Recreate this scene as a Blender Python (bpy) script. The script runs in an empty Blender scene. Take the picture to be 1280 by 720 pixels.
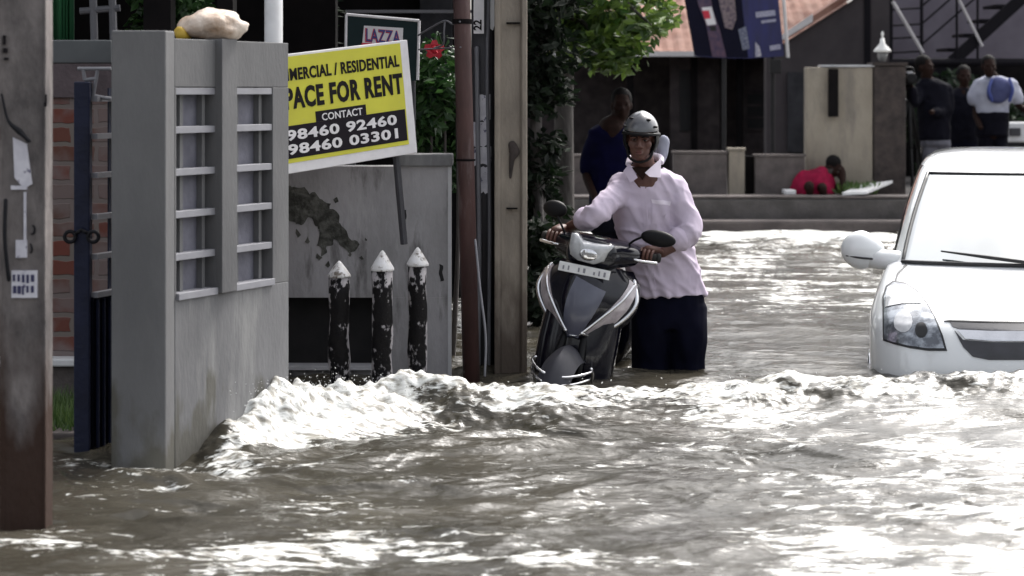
import bpy, bmesh, math, random
import numpy as np
from mathutils import Vector, Matrix, noise, Euler
random.seed(7); RNG = np.random.default_rng(11)
R = math.radians; PI = math.pi
S = bpy.context.scene; C = S.collection
# ------------------------------------------------------------------ camera
F = 2560.0; CAMH = 1.475
cam = bpy.data.cameras.new('camera'); co = bpy.data.objects.new('camera', cam); C.objects.link(co)
co.location = (0, 0, CAMH); co.rotation_euler = (PI/2, 0, 0)          # verticals stay upright in the photo: shifted, not tilted
cam.sensor_width = 36; cam.lens = 36*F/1280; cam.shift_y = -248/1280; cam.clip_end = 2000; cam.clip_start = .1
S.camera = co
cam.dof.use_dof = True; cam.dof.focus_distance = 10.2; cam.dof.aperture_fstop = 3.2
def ray(px, py): return Vector(((px-640)/F, 1, (112-py)/F))
def at(px, py, Y):                       # the real place of something measured at that pixel, Y metres away
    d = ray(px, py); return Vector((0,0,CAMH)) + d*(Y/d.y)
def gnd(px, py, z=0.0):
    d = ray(px, py); return Vector((0,0,CAMH)) + d*((z-CAMH)/d.z)
def X_(px, Y): return at(px, 300, Y).x
def Z_(py, Y): return at(640, py, Y).z
# ------------------------------------------------------------------ materials
def nt(name):
    m = bpy.data.materials.new(name); m.use_nodes = True
    n = m.node_tree.nodes; l = m.node_tree.links; return m, n, l, n['Principled BSDF']
def rgb(c): return (c[0], c[1], c[2], 1)
def mat(name, c, rough=.7, c2=None, scale=4, detail=6, bump=0, bscale=40, metal=0, spec=.5, stretch=(1,1,1), lo=.35, hi=.65, coat=0):
    m, n, l, b = nt(name)
    b.inputs['Base Color'].default_value = rgb(c); b.inputs['Roughness'].default_value = rough
    b.inputs['Metallic'].default_value = metal; b.inputs['Specular IOR Level'].default_value = spec
    b.inputs['Coat Weight'].default_value = coat
    tc = n.new('ShaderNodeTexCoord'); mp = n.new('ShaderNodeMapping'); mp.inputs['Scale'].default_value = stretch
    l.new(tc.outputs['Object'], mp.inputs['Vector'])
    if c2 is None: c2 = tuple(x*.72 for x in c)
    nz = n.new('ShaderNodeTexNoise'); nz.inputs['Scale'].default_value = scale; nz.inputs['Detail'].default_value = detail
    nz.inputs['Roughness'].default_value = .62
    l.new(mp.outputs[0], nz.inputs['Vector'])
    rp = n.new('ShaderNodeValToRGB'); rp.color_ramp.elements[0].position = lo; rp.color_ramp.elements[1].position = hi
    rp.color_ramp.elements[0].color = rgb(c2); rp.color_ramp.elements[1].color = rgb(c)
    l.new(nz.outputs[0], rp.inputs[0]); l.new(rp.outputs[0], b.inputs['Base Color'])
    m['ramp'] = rp.name
    if bump:
        n2 = n.new('ShaderNodeTexNoise'); n2.inputs['Scale'].default_value = bscale; n2.inputs['Detail'].default_value = 5
        l.new(mp.outputs[0], n2.inputs['Vector'])
        bp = n.new('ShaderNodeBump'); bp.inputs['Strength'].default_value = bump; bp.inputs['Distance'].default_value = .02
        l.new(n2.outputs[0], bp.inputs['Height']); l.new(bp.outputs[0], b.inputs['Normal'])
    return m
def stain(m, c, axis_z, soft, scale=5, stretch=(1,1,.35), amount=1.0, up=False, strength=.6):
    """a stain with a ragged, noisy edge below (or above) a height, in object space"""
    n = m.node_tree.nodes; l = m.node_tree.links; b = n['Principled BSDF']
    src = b.inputs['Base Color'].links[0].from_socket
    tc = n.new('ShaderNodeTexCoord'); sp = n.new('ShaderNodeSeparateXYZ'); l.new(tc.outputs['Object'], sp.inputs[0])
    mp = n.new('ShaderNodeMapping'); mp.inputs['Scale'].default_value = stretch; l.new(tc.outputs['Object'], mp.inputs[0])
    nz = n.new('ShaderNodeTexNoise'); nz.inputs['Scale'].default_value = scale; nz.inputs['Detail'].default_value = 6; l.new(mp.outputs[0], nz.inputs['Vector'])
    a = n.new('ShaderNodeMath'); a.operation = 'MULTIPLY_ADD'; l.new(nz.outputs[0], a.inputs[0]); a.inputs[1].default_value = -strength*2 if not up else strength*2
    l.new(sp.outputs['Z'], a.inputs[2])
    mr = n.new('ShaderNodeMapRange'); l.new(a.outputs[0], mr.inputs[0])
    off = -strength if not up else strength
    if not up:
        mr.inputs[1].default_value = axis_z-soft+off; mr.inputs[2].default_value = axis_z+soft+off; mr.inputs[3].default_value = amount; mr.inputs[4].default_value = 0
    else:
        mr.inputs[1].default_value = axis_z-soft+off; mr.inputs[2].default_value = axis_z+soft+off; mr.inputs[3].default_value = 0; mr.inputs[4].default_value = amount
    mx = n.new('ShaderNodeMix'); mx.data_type = 'RGBA'; l.new(mr.outputs[0], mx.inputs[0]); l.new(src, mx.inputs[6]); mx.inputs[7].default_value = rgb(c)
    l.new(mx.outputs[2], b.inputs['Base Color']); return m
def patches(m, c, scale, thr, stretch=(1,1,1), soft=.03, detail=8):
    n = m.node_tree.nodes; l = m.node_tree.links; b = n['Principled BSDF']
    src = b.inputs['Base Color'].links[0].from_socket
    tc = n.new('ShaderNodeTexCoord'); mp = n.new('ShaderNodeMapping'); mp.inputs['Scale'].default_value = stretch
    mp.inputs['Location'].default_value = (random.random()*9, 3.1, 1.7); l.new(tc.outputs['Object'], mp.inputs[0])
    nz = n.new('ShaderNodeTexNoise'); nz.inputs['Scale'].default_value = scale; nz.inputs['Detail'].default_value = detail; nz.inputs['Roughness'].default_value = .65
    l.new(mp.outputs[0], nz.inputs['Vector'])
    mr = n.new('ShaderNodeMapRange'); mr.inputs[1].default_value = thr-soft; mr.inputs[2].default_value = thr+soft; l.new(nz.outputs[0], mr.inputs[0])
    mx = n.new('ShaderNodeMix'); mx.data_type = 'RGBA'; l.new(mr.outputs[0], mx.inputs[0]); l.new(src, mx.inputs[6]); mx.inputs[7].default_value = rgb(c)
    l.new(mx.outputs[2], b.inputs['Base Color']); return m


def leafmat(name, c1, c2, rough=.45):
    m, n, l, b = nt(name); g = n.new('ShaderNodeNewGeometry'); rp = n.new('ShaderNodeValToRGB')
    rp.color_ramp.elements[0].color = rgb(c1); rp.color_ramp.elements[1].color = rgb(c2)
    l.new(g.outputs['Random Per Island'], rp.inputs[0]); l.new(rp.outputs[0], b.inputs['Base Color'])
    b.inputs['Roughness'].default_value = rough
    ad = n.new('ShaderNodeAddShader'); tr = n.new('ShaderNodeBsdfTranslucent'); mx = n.new('ShaderNodeMixShader'); mx.inputs[0].default_value = .3
    l.new(rp.outputs[0], tr.inputs[0]); l.new(b.outputs[0], mx.inputs[1]); l.new(tr.outputs[0], mx.inputs[2])
    l.new(mx.outputs[0], n['Material Output'].inputs[0]); n.remove(ad); return m
def flat(name, c, rough=.6, metal=0, spec=.5, coat=0):
    if max(c) < .03: spec = .12
    return mat(name, c, rough, tuple(x*.86 for x in c), scale=9, metal=metal, spec=spec, coat=coat)
M = {}
M['pole'] = stain(mat('weathered concrete', (.20,.18,.175), .9, (.075,.068,.068), 8, spec=.2, bump=.35, bscale=60, stretch=(1,1,.5)), (.035,.018,.012), .92, .12, 6, (1,1,.3), .93)
M['pole2'] = stain(mat('pole concrete', (.27,.235,.195), .85, (.18,.155,.13), 6, bump=.3, bscale=60, stretch=(1,1,.4)), (.055,.038,.028), .85, .1, 7, (1,1,.3), .8)
M['gatecon'] = mat('painted concrete pillar', (.155,.155,.158), .75, (.115,.115,.119), 3, spec=.25, bump=.12, bscale=70, stretch=(1,1,.4))
M['gatecon'] = stain(M['gatecon'], (.070,.066,.050), .58, .07, 7, (1,1,.4), .75)
M['gatecon_side'] = patches(mat('painted cement plaster', (.19,.19,.196), .75, (.135,.135,.14), 3, spec=.25, bump=.15, bscale=60, stretch=(1,1,.35)), (.23,.23,.23), 7, .60, (1,1,.2), .08)
M['gatecon_side'] = stain(M['gatecon_side'], (.085,.08,.062), .57, .06, 7, (1,1,.4), .7)
M['rung'] = flat('light grey slat paint', (.26,.26,.285), .6)
M['recess'] = mat('recess plaster', (.15,.15,.185), .7, (.095,.095,.12), 8, bump=.2)
M['beam'] = mat('beam paint', (.085,.092,.097), .6, (.06,.065,.07), 3)
M['wall'] = patches(patches(mat('stained compound wall plaster', (.36,.35,.365), .85, (.24,.235,.24), 3.2, bump=.2, bscale=40, stretch=(1,1,.45)), (.10,.095,.095), 6, .60, (1,1,.25), .06), (.40,.39,.40), 9, .64, (1,1,.2), .08)
M['moss'] = mat('black moss', (.03,.03,.026), .95, (.10,.10,.09), 22, lo=.4, hi=.6, bump=.5)
M['edge'] = flat('worn white edge', (.5,.5,.52), .6)
M['black'] = mat('black void paint', (.006,.006,.007), .8, (.012,.011,.012), 9)
M['bollard'] = patches(mat('peeling black paint', (.006,.0055,.007), .6, (.010,.009,.009), 14, bump=.3, spec=.12), (.36,.34,.35), 13, .535, (1,1,.55), .018)
M['bollcap'] = patches(mat('white cap paint', (.66,.66,.68), .6, (.5,.48,.46), 16, bump=.2), (.13,.11,.09), 20, .57, soft=.04)
M['redpipe'] = patches(mat('red oxide pipe', (.075,.035,.033), .6, (.042,.02,.02), 9, bump=.2, stretch=(1,1,.3)), (.13,.095,.095), 8, .63, (1,1,.2), .05)
M['darkpole'] = mat('dark steel pole', (.045,.045,.055), .6, (.028,.027,.032), 7, bump=.2, stretch=(1,1,.3))
M['paper'] = patches(mat('torn paper', (.62,.61,.66), .8, (.45,.44,.5), 13), (.13,.12,.19), 24, .6, (1,1,.9), .02)
M['white'] = flat('white paint', (.72,.72,.73), .5)
M['whitepipe'] = flat('white pipe', (.7,.7,.71), .4)
M['ink'] = flat('black ink', (.012,.010,.012), .6)
M['navyink'] = flat('navy ink', (.03,.03,.09), .6)
M['yellow'] = patches(mat('yellow sign vinyl', (.60,.58,.04), .5, (.50,.475,.035), 2.5), (.46,.44,.10), 14, .66, (1,1,2), .05)
M['signwhite'] = flat('white vinyl', (.72,.70,.72), .5)
M['red'] = flat('red print', (.55,.02,.05), .5)
M['signblue'] = flat('blue print', (.03,.05,.22), .5)
M['blackvinyl'] = flat('black vinyl', (.012,.009,.014), .45)
M['gate'] = mat('navy gate paint', (.014,.018,.045), .5, (.008,.010,.024), 6, bump=.15, spec=.25)
M['gatesheet'] = mat('gate sheet steel', (.006,.007,.016), .6, (.003,.003,.007), 5, bump=.15, spec=.1, stretch=(1,1,.2))
M['gatebar'] = flat('grey gate bar', (.20,.20,.22), .5)
M['sack'] = mat('crumpled plastic sack', (.72,.63,.55), .5, (.40,.27,.18), 7, bump=.7, bscale=16)
M['sackyellow'] = flat('yellow sack print', (.5,.33,.03), .6)
M['green'] = mat('green cloth', (.02,.13,.05), .7, (.012,.06,.028), 4, stretch=(5,1,.3))
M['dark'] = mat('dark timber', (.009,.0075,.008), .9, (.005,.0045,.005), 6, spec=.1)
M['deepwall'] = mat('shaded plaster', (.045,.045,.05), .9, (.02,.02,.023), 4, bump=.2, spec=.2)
M['houseA'] = mat('old lime plaster', (.075,.062,.062), .9, (.035,.03,.031), 5, bump=.2, spec=.15)
M['gablegrey'] = mat('grey cement gable', (.056,.047,.05), .9, (.038,.032,.035), 2.5, bump=.15)
M['palegrey'] = mat('pale lilac plaster', (.15,.135,.165), .85, (.115,.10,.125), 2.5, bump=.15)
M['beige'] = patches(mat('beige wall plaster', (.30,.265,.215), .85, (.23,.20,.16), 3, bump=.2, stretch=(1,1,.5)), (.17,.15,.13), 5, .6, (1,1,.3), .1)
M['laterite'] = mat('dark laterite', (.06,.046,.042), .9, (.025,.02,.019), 9, bump=.5, bscale=25)
M['lowwall'] = mat('low wall cement', (.13,.11,.105), .9, (.07,.06,.058), 5, bump=.3)
M['kerb'] = mat('mud stained kerb', (.13,.11,.105), .9, (.045,.038,.038), 3, bump=.4, stretch=(.5,1,1))
M['footpath'] = mat('footpath concrete', (.10,.092,.09), .9, (.055,.05,.048), 4, bump=.3)
M['road'] = mat('asphalt', (.05,.048,.046), .9, (.035,.033,.031), 30, bump=.3)
M['ground'] = mat('wet soil', (.10,.08,.06), .95, (.06,.05,.035), 3, bump=.4)
M['grass'] = leafmat('grass', (.04,.09,.02), (.13,.20,.06))
M['leafA'] = leafmat('broad leaves', (.02,.055,.012), (.16,.25,.045))
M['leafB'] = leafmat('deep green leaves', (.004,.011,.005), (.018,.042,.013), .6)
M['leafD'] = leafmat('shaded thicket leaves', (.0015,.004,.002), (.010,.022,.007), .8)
M['leafC'] = leafmat('hibiscus leaves', (.008,.03,.010), (.06,.14,.035))
M['bark'] = mat('bark', (.10,.09,.085), .9, (.045,.04,.038), 9, bump=.6, stretch=(1,1,.25))
M['petal'] = flat('red petals', (.5,.01,.03), .5)
M['cable'] = flat('grey cable', (.16,.16,.18), .5)
M['blackcable'] = flat('black cable', (.015,.015,.018), .5)
M['steel'] = flat('dark stair steel', (.008,.007,.010), .7, spec=.15)
M['railwhite'] = flat('pale rail', (.45,.43,.44), .4)
M['navybanner'] = mat('navy banner cloth', (.010,.012,.10), .5, (.008,.008,.05), 3, stretch=(3,1,.4))
M['bannerblack'] = flat('banner dark print', (.005,.005,.016), .7, spec=.15)
M['lampglass'] = flat('white lamp glass', (.75,.74,.72), .3)
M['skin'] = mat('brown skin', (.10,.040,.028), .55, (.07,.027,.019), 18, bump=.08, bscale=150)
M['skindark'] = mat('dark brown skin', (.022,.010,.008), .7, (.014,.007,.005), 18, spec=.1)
M['lip'] = flat('lips', (.15,.05,.045), .5)
M['eyewhite'] = flat('eye', (.13,.11,.10), .6, spec=.15)
M['hair'] = mat('black hair', (.004,.0035,.004), .7, (.006,.005,.005), 60, spec=.1, stretch=(1,1,.3))
def fabric(name, c, c2=None, rough=.85, scale=5):
    m = mat(name, c, rough, c2, scale, bump=.15, bscale=420, spec=.08); return m
M['shirt'] = fabric('lavender cotton', (.56,.49,.59), (.50,.43,.53))
M['collar'] = fabric('pale collar cotton', (.72,.66,.74), (.68,.61,.70))
M['trouser'] = fabric('navy trouser cloth', (.004,.0045,.014), (.0025,.0027,.008))
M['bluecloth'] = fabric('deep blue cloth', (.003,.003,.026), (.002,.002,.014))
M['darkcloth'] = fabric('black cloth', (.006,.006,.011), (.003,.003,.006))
M['greycloth'] = fabric('grey trouser cloth', (.16,.16,.19), (.11,.11,.135))
M['whitecloth'] = fabric('white cloth', (.36,.37,.44), (.27,.28,.35))
M['bluebag'] = fabric('blue bag cloth', (.085,.095,.19), (.04,.045,.11))
M['redcloth'] = fabric('red cloth', (.30,.012,.05), (.16,.008,.03))
M['helmet'] = mat('silver helmet', (.085,.088,.10), .28, (.05,.052,.06), 9, coat=.7)
M['blackplastic'] = mat('black plastic', (.005,.005,.006), .5, (.003,.003,.004), 12, spec=.2)
M['scootblack'] = mat('gloss black paint', (.004,.004,.010), .18, (.003,.003,.007), 4, coat=.35, spec=.3)
M['scootgrey'] = mat('graphite paint', (.075,.08,.115), .35, (.06,.062,.09), 4, coat=.4)
M['mudguard'] = mat('dusty grey mudguard', (.042,.042,.052), .5, (.03,.03,.038), 8, spec=.3)
M['chrome'] = flat('chrome', (.75,.75,.77), .12, metal=1)
M['lens'] = mat('headlamp lens', (.55,.56,.58), .12, (.35,.36,.38), 14, coat=1)
M['amber'] = mat('indicator lens', (.50,.45,.47), .1, (.25,.22,.24), 10, coat=1)
M['rubber'] = mat('tyre rubber', (.012,.012,.013), .8, (.02,.019,.018), 20)
M['platew'] = flat('plate white', (.7,.7,.7), .45)
M['seat'] = mat('seat vinyl', (.012,.012,.014), .5, (.018,.018,.02), 20, bump=.2)
M['carwhite'] = mat('white car paint', (.80,.82,.83), .22, (.77,.79,.80), 2, coat=1)
M['carblack'] = mat('black trim', (.012,.012,.014), .35, (.009,.009,.01), 10)
M['grille'] = mat('grille slats', (.05,.05,.06), .35, (.03,.03,.035), 10)
M['reflector'] = mat('lamp reflector', (.40,.43,.47), .25, (.12,.13,.15), 11, metal=.6, coat=.5, lo=.42, hi=.58)
def glassmat():
    m, n, l, b = nt('windscreen glass')
    b.inputs['Base Color'].default_value = (.05,.06,.065,1); b.inputs['Roughness'].default_value = .04
    g = n.new('ShaderNodeBsdfGlossy'); g.inputs['Roughness'].default_value = .03; g.inputs['Color'].default_value = (.93,.96,.97,1)
    fr = n.new('ShaderNodeLayerWeight'); fr.inputs[0].default_value = .78
    tc = n.new('ShaderNodeTexCoord'); nz = n.new('ShaderNodeTexNoise'); nz.inputs['Scale'].default_value = 3; l.new(tc.outputs['Object'], nz.inputs['Vector'])
    bp = n.new('ShaderNodeBump'); bp.inputs['Strength'].default_value = .02; l.new(nz.outputs[0], bp.inputs['Height']); l.new(bp.outputs[0], g.inputs['Normal'])
    mx = n.new('ShaderNodeMixShader'); l.new(fr.outputs['Fresnel'], mx.inputs[0]); l.new(b.outputs[0], mx.inputs[1]); l.new(g.outputs[0], mx.inputs[2])
    l.new(mx.outputs[0], n['Material Output'].inputs[0]); return m
M['glass'] = glassmat()
def brickmat():
    m, n, l, b = nt('old brickwork'); tc = n.new('ShaderNodeTexCoord'); sp = n.new('ShaderNodeSeparateXYZ'); cb = n.new('ShaderNodeCombineXYZ')
    l.new(tc.outputs['Object'], sp.inputs[0]); l.new(sp.outputs['X'], cb.inputs['X']); l.new(sp.outputs['Z'], cb.inputs['Y'])
    nw = n.new('ShaderNodeTexNoise'); nw.inputs['Scale'].default_value = 14; l.new(cb.outputs[0], nw.inputs['Vector'])
    va = n.new('ShaderNodeVectorMath'); va.operation = 'MULTIPLY_ADD'; l.new(nw.outputs['Color'], va.inputs[0]); va.inputs[1].default_value = (.025,.025,0); l.new(cb.outputs[0], va.inputs[2])
    br = n.new('ShaderNodeTexBrick'); l.new(va.outputs[0], br.inputs['Vector']); br.inputs['Scale'].default_value = 1
    br.inputs['Brick Width'].default_value = .23; br.inputs['Row Height'].default_value = .09; br.inputs['Mortar Size'].default_value = .014; br.inputs['Mortar Smooth'].default_value = .4
    br.inputs['Color1'].default_value = (.15,.042,.03,1); br.inputs['Color2'].default_value = (.10,.05,.036,1); br.inputs['Mortar'].default_value = (.16,.135,.12,1)
    nz = n.new('ShaderNodeTexNoise'); nz.inputs['Scale'].default_value = 5; nz.inputs['Detail'].default_value = 8; l.new(tc.outputs['Object'], nz.inputs['Vector'])
    mr = n.new('ShaderNodeMapRange'); mr.inputs[1].default_value = .42; mr.inputs[2].default_value = .58; mr.inputs[4].default_value = .8; l.new(nz.outputs[0], mr.inputs[0])
    mx = n.new('ShaderNodeMix'); mx.data_type = 'RGBA'; l.new(mr.outputs[0], mx.inputs[0]); l.new(br.outputs[0], mx.inputs[6]); mx.inputs[7].default_value = (.17,.135,.13,1)
    l.new(mx.outputs[2], b.inputs['Base Color']); b.inputs['Roughness'].default_value = .9
    bp = n.new('ShaderNodeBump'); bp.inputs['Strength'].default_value = .5; bp.inputs['Distance'].default_value = .01
    iv = n.new('ShaderNodeMath'); iv.operation = 'SUBTRACT'; iv.inputs[0].default_value = 1; l.new(br.outputs['Fac'], iv.inputs[1])
    l.new(iv.outputs[0], bp.inputs['Height']); l.new(bp.outputs[0], b.inputs['Normal']); return m
M['brick'] = brickmat()
M['plasterpink'] = mat('pinkish plaster', (.11,.085,.092), .9, (.06,.046,.05), 5, bump=.3)
M['tile'] = patches(mat('clay tiles', (.22,.10,.07), .85, (.13,.058,.042), 5, bump=.3, stretch=(1,.5,1)), (.30,.17,.13), 3, .56, (1,.6,1), .15)
M['tin'] = flat('bright tin sheet', (.6,.58,.58), .35)
# ------------------------------------------------------------------ mesh helpers
FR = {}
def thing(name, label, cat, loc=(0,0,0), rot=None, group=None):
    o = bpy.data.objects.new(name, None); C.objects.link(o); o.empty_display_size = .1
    m = Matrix.Translation(Vector(loc))
    if rot is not None: m = m @ rot.to_4x4()
    o.matrix_world = m; FR[o.name] = m
    o['label'] = label; o['category'] = cat
    if group: o['group'] = group
    return o
def tag(o, label, cat, group=None):
    o['label'] = label; o['category'] = cat
    if group: o['group'] = group
    return o
def frame_of(o):
    m = Matrix()
    while o is not None:
        if o.name in FR: return FR[o.name] @ m
        o = o.parent
    return m
def obj(name, bm, m, parent=None, smooth=False, local=False, bevel=0, sub=0, label=None):
    if parent is not None and not local: bm.transform(frame_of(parent).inverted())
    if isinstance(bm, bmesh.types.BMesh):
        me = bpy.data.meshes.new(name); bm.normal_update(); bm.to_mesh(me); bm.free()
    else: me = bm
    for p in me.polygons: p.use_smooth = smooth
    o = bpy.data.objects.new(name, me); C.objects.link(o)
    if m is not None: me.materials.append(M[m] if isinstance(m, str) else m)
    if parent is not None: o.parent = parent
    if bevel:
        b = o.modifiers.new('bevel', 'BEVEL'); b.width = bevel; b.segments = 2; b.limit_method = 'ANGLE'
    if sub:
        s = o.modifiers.new('sub', 'SUBSURF'); s.levels = sub; s.render_levels = sub
    if label: o['label'] = label
    return o
def struct(name, bm, m, **k):
    o = obj(name, bm, m, **k); o['kind'] = 'structure'; return o
def nb(): return bmesh.new()
def box(bm, lo, hi, rot=None, c=None):
    lo = Vector(lo); hi = Vector(hi); mid = (lo+hi)/2; d = hi-lo
    mtx = Matrix.Translation(mid) @ (rot.to_4x4() if rot else Matrix()) @ Matrix.Diagonal((d.x, d.y, d.z, 1))
    return bmesh.ops.create_cube(bm, size=1, matrix=mtx)
def obox(bm, a, ux, uy, uz):          # a box from a corner and three edge vectors
    a = Vector(a); v = [bm.verts.new(a+ux*i+uy*j+uz*k) for k in (0,1) for j in (0,1) for i in (0,1)]
    for f in ((0,2,3,1),(4,5,7,6),(0,1,5,4),(2,6,7,3),(0,4,6,2),(1,3,7,5)): bm.faces.new([v[i] for i in f])
    bmesh.ops.recalc_face_normals(bm, faces=bm.faces[:])
def loft(bm, rings, cap=True, closed=True):
    vs = [[bm.verts.new(p) for p in r] for r in rings]; n = len(vs[0])
    for a, b in zip(vs, vs[1:]):
        for i in range(n if closed else n-1):
            j = (i+1) % n; bm.faces.new((a[i], a[j], b[j], b[i]))
    if cap and closed:
        bm.faces.new(vs[0][::-1]); bm.faces.new(vs[-1])
    return vs
def smooth_path(pts, k=6):
    pts = [Vector(p) for p in pts]; out = []
    P = [pts[0]*2-pts[1]] + pts + [pts[-1]*2-pts[-2]]
    for i in range(1, len(P)-2):
        for t in range(k):
            t /= k; a, b, c, d = P[i-1:i+3]
            out.append(.5*((2*b)+(c-a)*t+(2*a-5*b+4*c-d)*t*t+(3*b-a-3*c+d)*t**3))
    out.append(pts[-1]); return out
def lerps(vals, n):
    m = len(vals)-1; r = []
    for i in range(n):
        t = i/(n-1)*m; k = min(int(t), m-1); r.append(vals[k]+(vals[k+1]-vals[k])*(t-k))
    return r
def tube(bm, pts, rad, seg=10, k=6, flatten=None, round_cap=True):
    path = smooth_path(pts, k) if k > 1 and len(pts) > 1 else [Vector(p) for p in pts]
    if not isinstance(rad, (list, tuple)): rad = [rad]*2
    rr = lerps(rad, len(path)); rings = []
    up = None; T = []
    for i in range(len(path)):
        T.append((path[min(i+1, len(path)-1)]-path[max(i-1, 0)]).normalized())
    n0 = T[0].orthogonal().normalized()
    for i, p in enumerate(path):
        n0 = (n0-T[i]*n0.dot(T[i])).normalized(); b0 = T[i].cross(n0)
        rings.append((p, n0, b0, rr[i]))
    if round_cap:
        p, a, b, r = rings[0]; pre = [(p-T[0]*r*.75, a, b, r*.35), (p-T[0]*r*.5, a, b, r*.75)]
        p, a, b, r = rings[-1]; post = [(p+T[-1]*r*.5, a, b, r*.75), (p+T[-1]*r*.75, a, b, r*.35)]
        rings = pre+rings+post
    pts_ = []
    for p, a, b, r in rings:
        ring = []
        for s in range(seg):
            an = 2*PI*s/seg; v = a*math.cos(an)*r+b*math.sin(an)*r
            if flatten is not None: v = v - flatten[0]*v.dot(flatten[0])*(1-flatten[1])
            ring.append(p+v)
        pts_.append(ring)
    loft(bm, pts_); return bm
def bar(bm, a, b, r, seg=8): return tube(bm, [a, b], r, seg, k=1, round_cap=False)
def lathe(bm, c, prof, seg=20, axis=None):
    c = Vector(c); rings = []
    q = axis.to_matrix() if axis is not None else Matrix.Identity(3)
    for r, z in prof:
        rings.append([c+q@Vector((r*math.cos(2*PI*i/seg), r*math.sin(2*PI*i/seg), z)) for i in range(seg)])
    loft(bm, rings)
def ell(bm, c, rx, ry, rz, rot=None, u=20, v=14):
    mtx = Matrix.Translation(Vector(c)) @ (rot.to_4x4() if rot else Matrix()) @ Matrix.Diagonal((rx, ry, rz, 1))
    bmesh.ops.create_uvsphere(bm, u_segments=u, v_segments=v, radius=1, matrix=mtx)
def ering(c, rx, ry, n=28, tilt=None, power=2.3):
    out = []
    for i in range(n):
        a = 2*PI*i/n; cx, sx = math.cos(a), math.sin(a)
        v = Vector((rx*math.copysign(abs(cx)**(2/power), cx), ry*math.copysign(abs(sx)**(2/power), sx), 0))
        if tilt is not None: v = tilt @ v
        out.append(Vector(c)+v)
    return out
def remesh(bm, vox, it=4, fac=.5, disp=None):
    """melts overlapping shapes into one continuous surface"""
    me = bpy.data.meshes.new('tmp'); bm.normal_update(); bm.to_mesh(me); bm.free()
    o = bpy.data.objects.new('tmp', me); C.objects.link(o)
    r = o.modifiers.new('r', 'REMESH'); r.mode = 'VOXEL'; r.voxel_size = vox
    if it:
        s = o.modifiers.new('s', 'SMOOTH'); s.iterations = it; s.factor = fac
    dg = bpy.context.evaluated_depsgraph_get(); dg.update()
    m2 = bpy.data.meshes.new_from_object(o.evaluated_get(dg))
    C.objects.unlink(o); bpy.data.objects.remove(o); bpy.data.meshes.remove(me)
    out = bmesh.new(); out.from_mesh(m2); bpy.data.meshes.remove(m2)
    if disp:
        out.normal_update()
        mv = [(v, v.normal.copy(), disp(v.co, v.normal)) for v in out.verts]
        for v, n_, d in mv: v.co += n_*d
    return out
def join(bm, other):
    me = bpy.data.meshes.new('j'); other.to_mesh(me); other.free(); bm.from_mesh(me); bpy.data.meshes.remove(me); return bm
def text_bm(s, h, xscale=1.0, bold=0.0, depth=.002, spacing=1.0, align='LEFT'):
    cu = bpy.data.curves.new('t', 'FONT'); cu.body = s; cu.size = 1; cu.offset = bold; cu.extrude = depth/h/1.4; cu.space_character = spacing; cu.align_x = align
    cu.resolution_u = 3
    o = bpy.data.objects.new('t', cu); C.objects.link(o); dg = bpy.context.evaluated_depsgraph_get(); dg.update()
    me = bpy.data.meshes.new_from_object(o.evaluated_get(dg)); bm = bmesh.new(); bm.from_mesh(me)
    C.objects.unlink(o); bpy.data.objects.remove(o); bpy.data.curves.remove(cu); bpy.data.meshes.remove(me)
    ys = [v.co.y for v in bm.verts]; xs = [v.co.x for v in bm.verts]
    k = h/(max(ys)-min(ys)); y0 = min(ys); x0 = min(xs) if align == 'LEFT' else (min(xs)+max(xs))/2
    for v in bm.verts: v.co = Vector(((v.co.x-x0)*k*xscale, (v.co.y-y0)*k, v.co.z*k))
    return bm
def fit_text(s, h, w, bold=0.0, depth=.002):
    bm = text_bm(s, h, 1, bold, depth, 1.0+bold*2.6); mx = max(v.co.x for v in bm.verts); f = w/mx
    for v in bm.verts: v.co.x *= f
    return bm
def onto(bm, o, ux, uz, n):            # text plane (x,y) -> board plane
    for v in bm.verts: v.co = o+ux*v.co.x+uz*v.co.y+n*v.co.z
    bmesh.ops.recalc_face_normals(bm, faces=bm.faces[:]); return bm
def prism(bm, poly, ext):
    a = [bm.verts.new(Vector(p)) for p in poly]; b = [bm.verts.new(Vector(p)+ext) for p in poly]; n = len(a)
    bm.faces.new(a); bm.faces.new(b[::-1])
    for i in range(n): bm.faces.new((a[i], a[(i+1)%n], b[(i+1)%n], b[i]))
    bmesh.ops.recalc_face_normals(bm, faces=bm.faces[:])
def leaf(bm, p, size, d=None, wide=.45):
    d = d if d is not None else Vector((random.gauss(0,1), random.gauss(0,1), random.gauss(0,.6)-.25))
    d = d.normalized(); s = d.cross(Vector((random.gauss(0,1), random.gauss(0,1), random.gauss(0,1)))).normalized(); up = s.cross(d)
    a = p; b = p+d*size*.5+s*size*wide*.5+up*size*.06; c = p+d*size; e = p+d*size*.5-s*size*wide*.5+up*size*.06
    bm.faces.new([bm.verts.new(q) for q in (a, b, c, e)])
def crown(bm, clumps, size, dens):
    for c, r, n in clumps:
        c = Vector(c)
        for _ in range(int(n*dens)):
            v = Vector((random.gauss(0,1), random.gauss(0,1), random.gauss(0,1))).normalized()*r*random.random()**.45
            v.z *= .75; leaf(bm, c+v, size*random.uniform(.6, 1.3))
def clumps_in(c, r, n, rr):
    out = []
    for _ in range(n):
        v = Vector((random.gauss(0,1), random.gauss(0,1), random.gauss(0,1))).normalized()*random.random()**.4
        k = random.uniform(.6, 1.25)*rr; out.append((Vector(c)+Vector((v.x*r[0], v.y*r[1], v.z*r[2])), k, 90*k/rr))
    return out
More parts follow.
